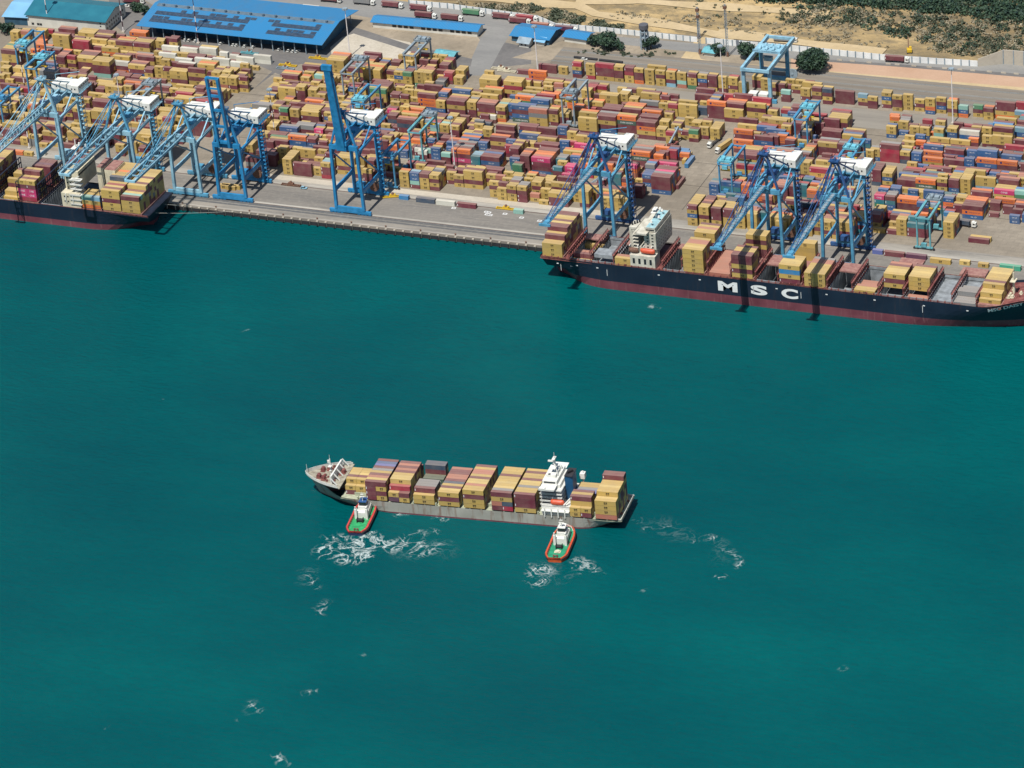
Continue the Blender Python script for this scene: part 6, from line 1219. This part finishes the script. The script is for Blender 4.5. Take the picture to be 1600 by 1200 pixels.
g = G(973, 99); t = thing('pipe', g.x, g.y, 0, R(-1), 'right one of two long black pipes lying by the rails', 'pipe', 'black pipes by the rails'); mb = MB(); mb.cyl((-16, 0, .8), (0, 0, .8), .8, n=10); mb.build('pipe_wall', [M_RUB], t); copy_thing(t, g.x - 17.5, g.y + .6, 0, R(-1), 'left one of two long black pipes lying by the rails')
for x, y, w_, lb in ((1402, 416, 14, 'left one of two pink-brown hatch covers lying on the quay behind the black ship'), (1499, 431, 15, 'right one of two pink-brown hatch covers lying on the quay behind the black ship')):
    g = G(x, y); mb = MB(); mb.box(0, 0, .5, w_, 8.5, 1.4); [mb.box(i * (w_ - .6) / 4, -.15, .1, i * (w_ - .6) / 4 + .6, 8.65, .5) for i in range(5)]; o = mb.build('hatch_panel', [M_HATCH]); o.location = (g.x, g.y, 0); tag(o, lb, 'hatch cover', 'hatch covers on the quay')
# road barriers
g = G(1292, 93); mb = MB(); mb.prism([(-1.6, -.35), (1.6, -.35), (1.6, .35), (-1.6, .35)], 0, .35); mb.prism([(-1.6, -.15), (1.6, -.15), (1.6, .15), (-1.6, .15)], .35, 1.0); br = mb.build('road_barrier', [M_LCON]); br.location = g; tag(br, 'first concrete barrier from left along the upper right road edge', 'barrier', 'concrete barriers along the road')
for i, x in enumerate((1312, 1332, 1358, 1388, 1402, 1428, 1452, 1476, 1500, 1520, 1546, 1568, 1588)):
    c = br.copy(); COL.objects.link(c); c.location = G(x, 93 + (x - 1292) * .078); c['label'] = ['second', 'third', 'fourth', 'fifth', 'sixth', 'seventh', 'eighth', 'ninth', 'tenth', 'eleventh', 'twelfth', 'thirteenth', 'fourteenth'][i] + ' concrete barrier from left along the upper right road edge'

# ------------------------------------------------------------------ foam
def raw(t, op, x, y):
    q = N(t, 'ShaderNodeMath'); q.operation = op; t.links.new(x, q.inputs[0]); q.inputs[1].default_value = y; return q.outputs[0]
def foam_mat():
    m, t, b, P = newmat('foam', .6); b.inputs['Base Color'].default_value = (.66, .78, .74, 1)
    a = N(t, 'ShaderNodeAttribute'); a.attribute_name = 'Soft'; n = noise(t, P, 1.0, 8, .85)
    def M2(op, x, y):
        q = N(t, 'ShaderNodeMath'); q.operation = op; q.use_clamp = True
        for k, v in enumerate((x, y)):
            if isinstance(v, (int, float)): q.inputs[k].default_value = v
            else: t.links.new(v, q.inputs[k])
        return q.outputs[0]
    r = N(t, 'ShaderNodeTexNoise'); r.inputs['Scale'].default_value = .085; r.inputs['Detail'].default_value = 5; r.inputs['Roughness'].default_value = .55; r.inputs['Distortion'].default_value = 2.0; t.links.new(P, r.inputs['Vector'])
    ridge = M2('SUBTRACT', 1.0, M2('MULTIPLY', M2('ABSOLUTE', M2('SUBTRACT', r.outputs[0], .5, ) if False else raw(t, 'SUBTRACT', r.outputs[0], .5), 0), 21.0))
    brk = M2('MULTIPLY', M2('SUBTRACT', n, .33), 3.4)
    solid = M2('SUBTRACT', M2('MULTIPLY', a.outputs['Fac'], 1.5), .62)
    k = M2('MULTIPLY', M2('ADD', M2('MULTIPLY', ridge, .95), M2('MULTIPLY', solid, .55)), brk)
    t.links.new(M2('MULTIPLY', k, M2('MULTIPLY', a.outputs['Fac'], 1.75)), b.inputs['Alpha']); return m
M_FOAM = foam_mat(); rf_ = random.Random(5); FV, FF, FA = [], [], []
def fadd(rows, z):           # rows of (centre, normal*width, strength)
    o = len(FV)
    for c, w2, a in rows:
        for k, q in ((-1, 0), (-.45, .7), (0, 1), (.45, .7), (1, 0)): p = c + w2 * k; FV.append((p.x, p.y, z)); FA.append(a * q)
    for i in range(len(rows) - 1):
        for k in range(4): a = o + i * 5 + k; FF.append((a, a + 1, a + 6, a + 5))
def fpath(pts, ox, oy, sc, w_=1.0, strands=3):
    P_ = [G(ox + x / sc, oy + y / sc, SEA + .03) for x, y in pts]; Q = []
    for i in range(len(P_) - 1):
        p0, p1, p2, p3 = P_[max(0, i - 1)], P_[i], P_[i + 1], P_[min(len(P_) - 1, i + 2)]
        n = max(3, int((p2 - p1).length / .8))
        for k in range(n): s = k / n; Q.append(.5 * ((2 * p1) + (-p0 + p2) * s + (2 * p0 - 5 * p1 + 4 * p2 - p3) * s * s + (-p0 + 3 * p1 - 3 * p2 + p3) * s ** 3))
    for st in range(-2, strands):
        off = rf_.gauss(0, 1.9 * w_) if st > 0 else 0; ph = rf_.uniform(0, 6); rows = []; a, b_ = (0, len(Q)) if st <= 0 else sorted((rf_.randrange(len(Q)), rf_.randrange(len(Q))))
        for i in range(a, b_):
            d = Q[min(i + 1, len(Q) - 1)] - Q[max(i - 1, 0)]
            if d.length < 1e-5: continue
            d.normalize(); n = Vector((-d.y, d.x, 0)); o = off + .9 * math.sin(i * .31 + ph) * w_ + rf_.uniform(-.15, .15); end = math.sin(min(1, (i - a + 1) / 6, (b_ - i) / 6) * 1.57)
            if st < 0: rows.append((Q[i] + n * (st + 1.5) * 3 * w_, n * (1.2 + 3.0 * w_) * (1 + .35 * math.sin(i * .2 + ph)), (.10 + .27 * w_) * end))
            else: rows.append((Q[i] + n * o, n * w_ * (.5 + .8 * abs(math.sin(i * .13 + ph * 2))) * rf_.uniform(.7, 1.3), (.75 + .35 * math.sin(i * .23 + ph)) * end * min(1, .5 + w_ * .6)))
        if len(rows) > 2: fadd(rows, SEA + .05 + .01 * (len(FV) % 37) / 37 + .012 * max(0, st))
A = dict(ox=480, oy=770, sc=6.667); B2 = dict(ox=800, oy=790, sc=8)
for pts, w_, s in (([(180, 490), (230, 455), (330, 440)], .6, 3), ([(180, 680), (130, 620), (150, 580), (240, 540), (270, 500), (250, 480), (350, 460), (430, 500)], .7, 4), ([(200, 540), (300, 590), (430, 580), (560, 500), (640, 420), (700, 450), (780, 470)], .9, 5),
                  ([(170, 690), (240, 610), (330, 630), (400, 690), (520, 680), (620, 640), (650, 590), (540, 640), (450, 610)], 1.1, 6), ([(450, 720), (380, 680), (320, 620)], 1.2, 4), ([(460, 580), (520, 560), (590, 600), (680, 590), (760, 560), (800, 550), (900, 590), (960, 600)], 1.1, 6),
                  ([(590, 470), (650, 520), (690, 570), (720, 500), (600, 480)], 1.2, 6), ([(500, 520), (530, 490), (560, 560), (480, 590), (520, 640)], 1.2, 6), ([(800, 480), (830, 530), (900, 540), (960, 570), (1010, 540), (1040, 490), (1080, 470), (1150, 520), (1200, 560), (1270, 540)], .9, 4),
                  ([(1060, 590), (1130, 590), (1180, 560)], .9, 4), ([(1030, 650), (1110, 640), (1200, 640), (1270, 620), (1330, 580), (1400, 520)], .6, 3), ([(1180, 380), (1170, 410), (1200, 440), (1240, 420), (1230, 390)], .5, 2), ([(1260, 370), (1340, 400), (1380, 440)], .4, 2), ([(860, 540), (940, 545)], 1.2, 3), ([(340, 500), (360, 560), (430, 550)], .5, 3), ([(380, 65), (420, 80)], .6, 2), ([(1290, 250), (1330, 255), (1420, 275), (1490, 285)], .5, 3), ([(900, 250), (1000, 210), (1100, 215)], .35, 2), ([(600, 600), (620, 660), (540, 690), (450, 690)], 1.1, 4)):
    fpath(pts, w_=w_, strands=s, **A)
for pts, w_, s in (([(170, 735), (210, 715), (240, 690)], .5, 2), ([(150, 900), (230, 870), (230, 830), (300, 780), (370, 740)], .5, 3), ([(300, 860), (330, 820), (380, 800), (430, 830), (460, 780), (520, 750)], .9, 5), ([(320, 800), (380, 810)], 1.3, 4), ([(150, 920), (260, 960), (330, 1000), (370, 960), (440, 890)], .5, 3), ([(310, 880), (370, 880)], .5, 2),
                  ([(770, 730), (790, 700), (830, 690), (890, 700), (925, 740), (900, 770), (860, 760), (830, 730)], .8, 5), ([(770, 800), (800, 780)], 1, 3), ([(840, 820), (870, 850), (910, 875)], .4, 2), ([(970, 855), (1040, 840), (1055, 800), (1000, 750)], .4, 3), ([(1560, 210), (1580, 190), (1600, 215)], .5, 3), ([(1640, 300), (1680, 290), (1740, 320)], .4, 3), ([(1880, 290), (1960, 270), (2000, 300)], .4, 2), ([(2430, 390), (2480, 385), (2560, 440)], .6, 4), ([(2620, 560), (2700, 560), (2860, 700), (2760, 790)], .35, 3), ([(2520, 880), (2600, 900), (2700, 860)], .4, 3), ([(2250, 440), (2330, 480)], .3, 2)):
    fpath(pts, w_=w_, strands=s, **B2)
for pts, w_ in (([(480, 893), (488, 905), (496, 922)], .35), ([(498, 962), (505, 948), (512, 938)], .4), ([(388, 1096), (400, 1108), (412, 1112)], .45), ([(430, 1176), (440, 1190), (455, 1196)], .5), ([(366, 1126), (374, 1124)], .4), ([(560, 1026), (574, 1022)], .3), ([(1003, 921), (1010, 925)], .3), ([(1310, 1042), (1325, 1048)], .3), ([(1013, 478), (1034, 482)], .4), ([(470, 1085), (500, 1078)], .3), ([(940, 895), (945, 900)], .3), ([(385, 515), (388, 517)], .5), ([(696, 509), (699, 510)], .5), ([(258, 622), (260, 624)], .5), ([(165, 1137), (168, 1138)], .5), ([(488, 763), (498, 764)], .7)):
    fpath(pts, 0, 0, 1, w_, 3)  # foam wisps, plus tiny white dabs painted as water glints
for pts, w_ in (([(600, 850), (640, 862), (690, 850), (720, 870)], 1.6), ([(470, 885), (485, 905), (498, 925)], 1.2), ([(500, 935), (505, 950), (498, 965)], .8), ([(380, 1095), (395, 1108), (412, 1115)], .8), ([(1000, 820), (1060, 830), (1120, 850), (1150, 880)], 1.7), ([(830, 880), (870, 900), (930, 890)], 1.5)):
    P_ = [G(x, y, SEA + .03) for x, y in pts]; rows = []
    for a, b in zip(P_, P_[1:]):
        for k in range(20):
            c = a.lerp(b, k / 20); d = (b - a).normalized(); n = Vector((-d.y, d.x, 0)); rows.append((c + n * 2.5 * math.sin(len(rows) * .21), n * 5 * w_ * (1 + .4 * math.sin(len(rows) * .13)), .075 * math.sin(min(1, (len(rows) + 1) / 15) * 1.57)))
    rows = [(c, n, a * min(1, (len(rows) - i) / 15)) for i, (c, n, a) in enumerate(rows)]; fadd(rows, SEA + .03)
me = bpy.data.meshes.new('foam'); me.from_pydata(FV, [], FF); me.materials.append(M_FOAM); at = me.attributes.new('Soft', 'FLOAT', 'POINT'); at.data.foreach_set('value', FA); me.update()
fo = bpy.data.objects.new('foam', me); COL.objects.link(fo)
tag(fo, 'white churned foam streaks and painted glint dabs on the water around tugs and ship', 'foam', kind='stuff')

# ------------------------------------------------------------------ write the containers out
random.seed(11)
def word(b):
    c = CN[b['col']]; n = b.get('n', 1); k = b.get('k', 0); sz = 'short' if b['s'] == 2 else 'long'
    if b['where'] and b['where'].startswith('on the truck') and len(b['where'].split()) > 14: return f"{c} load of the {b['where'].replace('on the truck: ', '')}"
    if b['where']: return f"{c} {sz} box {b['where']}" if not b['where'].startswith('on the truck') else f"{c} container carried by the {b['where'].replace('on the truck: ', '')}"
    if b.get('ship'):
        lr = b.get('lr') or ''
        return ' '.join(f"{c} {lr} box, {tier_word(k, n)}, {NTH[b['row']]} row inboard, {b['bay']}, {b['ship']}".split())
    return f"{c} {sz} box, {tier_word(k, n)}, {b['place']}"
BOXES.sort(key=lambda b: -b['prio'])
ind, rest = BOXES[:300], BOXES[300:]
yd = {}
for b in ind:
    if b.get('yard'): yd.setdefault(b['row'], set()).add(round(b['x'], 1))
for b in ind:
    if b.get('yard'): xs = sorted(yd[b['row']]); b['place'] = f"stack {xs.index(round(b['x'], 1)) + 1} of yard row {b['row']}"
MESH = {}; seen = {}
for b in ind:
    key = (b['col'], b.get('W', 1.22), round(b['L'], 2), round(b['h'], 2), random.choice((.94, 1.02, 1.08)))
    if key not in MESH:
        mb = MB(); box_mesh(mb, b['L'], b['col'], Matrix(), b['h'], True, True, key[4], b.get('W', 1.22)); o = mb.build('shipping_container', BM); MESH[key] = o.data
    else: o = bpy.data.objects.new('shipping_container', MESH[key]); COL.objects.link(o)
    o.location = (b['x'], b['y'], b['z']); o.rotation_euler = (0, 0, b['rz']); lb = word(b); seen[lb] = seen.get(lb, 0) + 1
    tag(o, lb, 'container', b['group'])
mb = MB()
for b in rest: box_mesh(mb, b['L'], b['col'], T(b['x'], b['y'], b['z'], b['rz']), b['h'], False, b.get('row', 0) is not None and (b.get('yard') or b.get('fr')), random.choice((.84, .92, .97, 1.03, 1.1)), b.get('W', 1.22))
tag(mb.build('stacked_containers', BM), 'stacks of coloured shipping containers filling the port yard and ship decks', 'containers', kind='stuff')
print('containers', len(ind), len(rest), 'dup labels', [k for k, v in seen.items() if v > 1][:10], 'maxwords', max(len(k.split()) for k in seen), 'faces', len(mb.f))
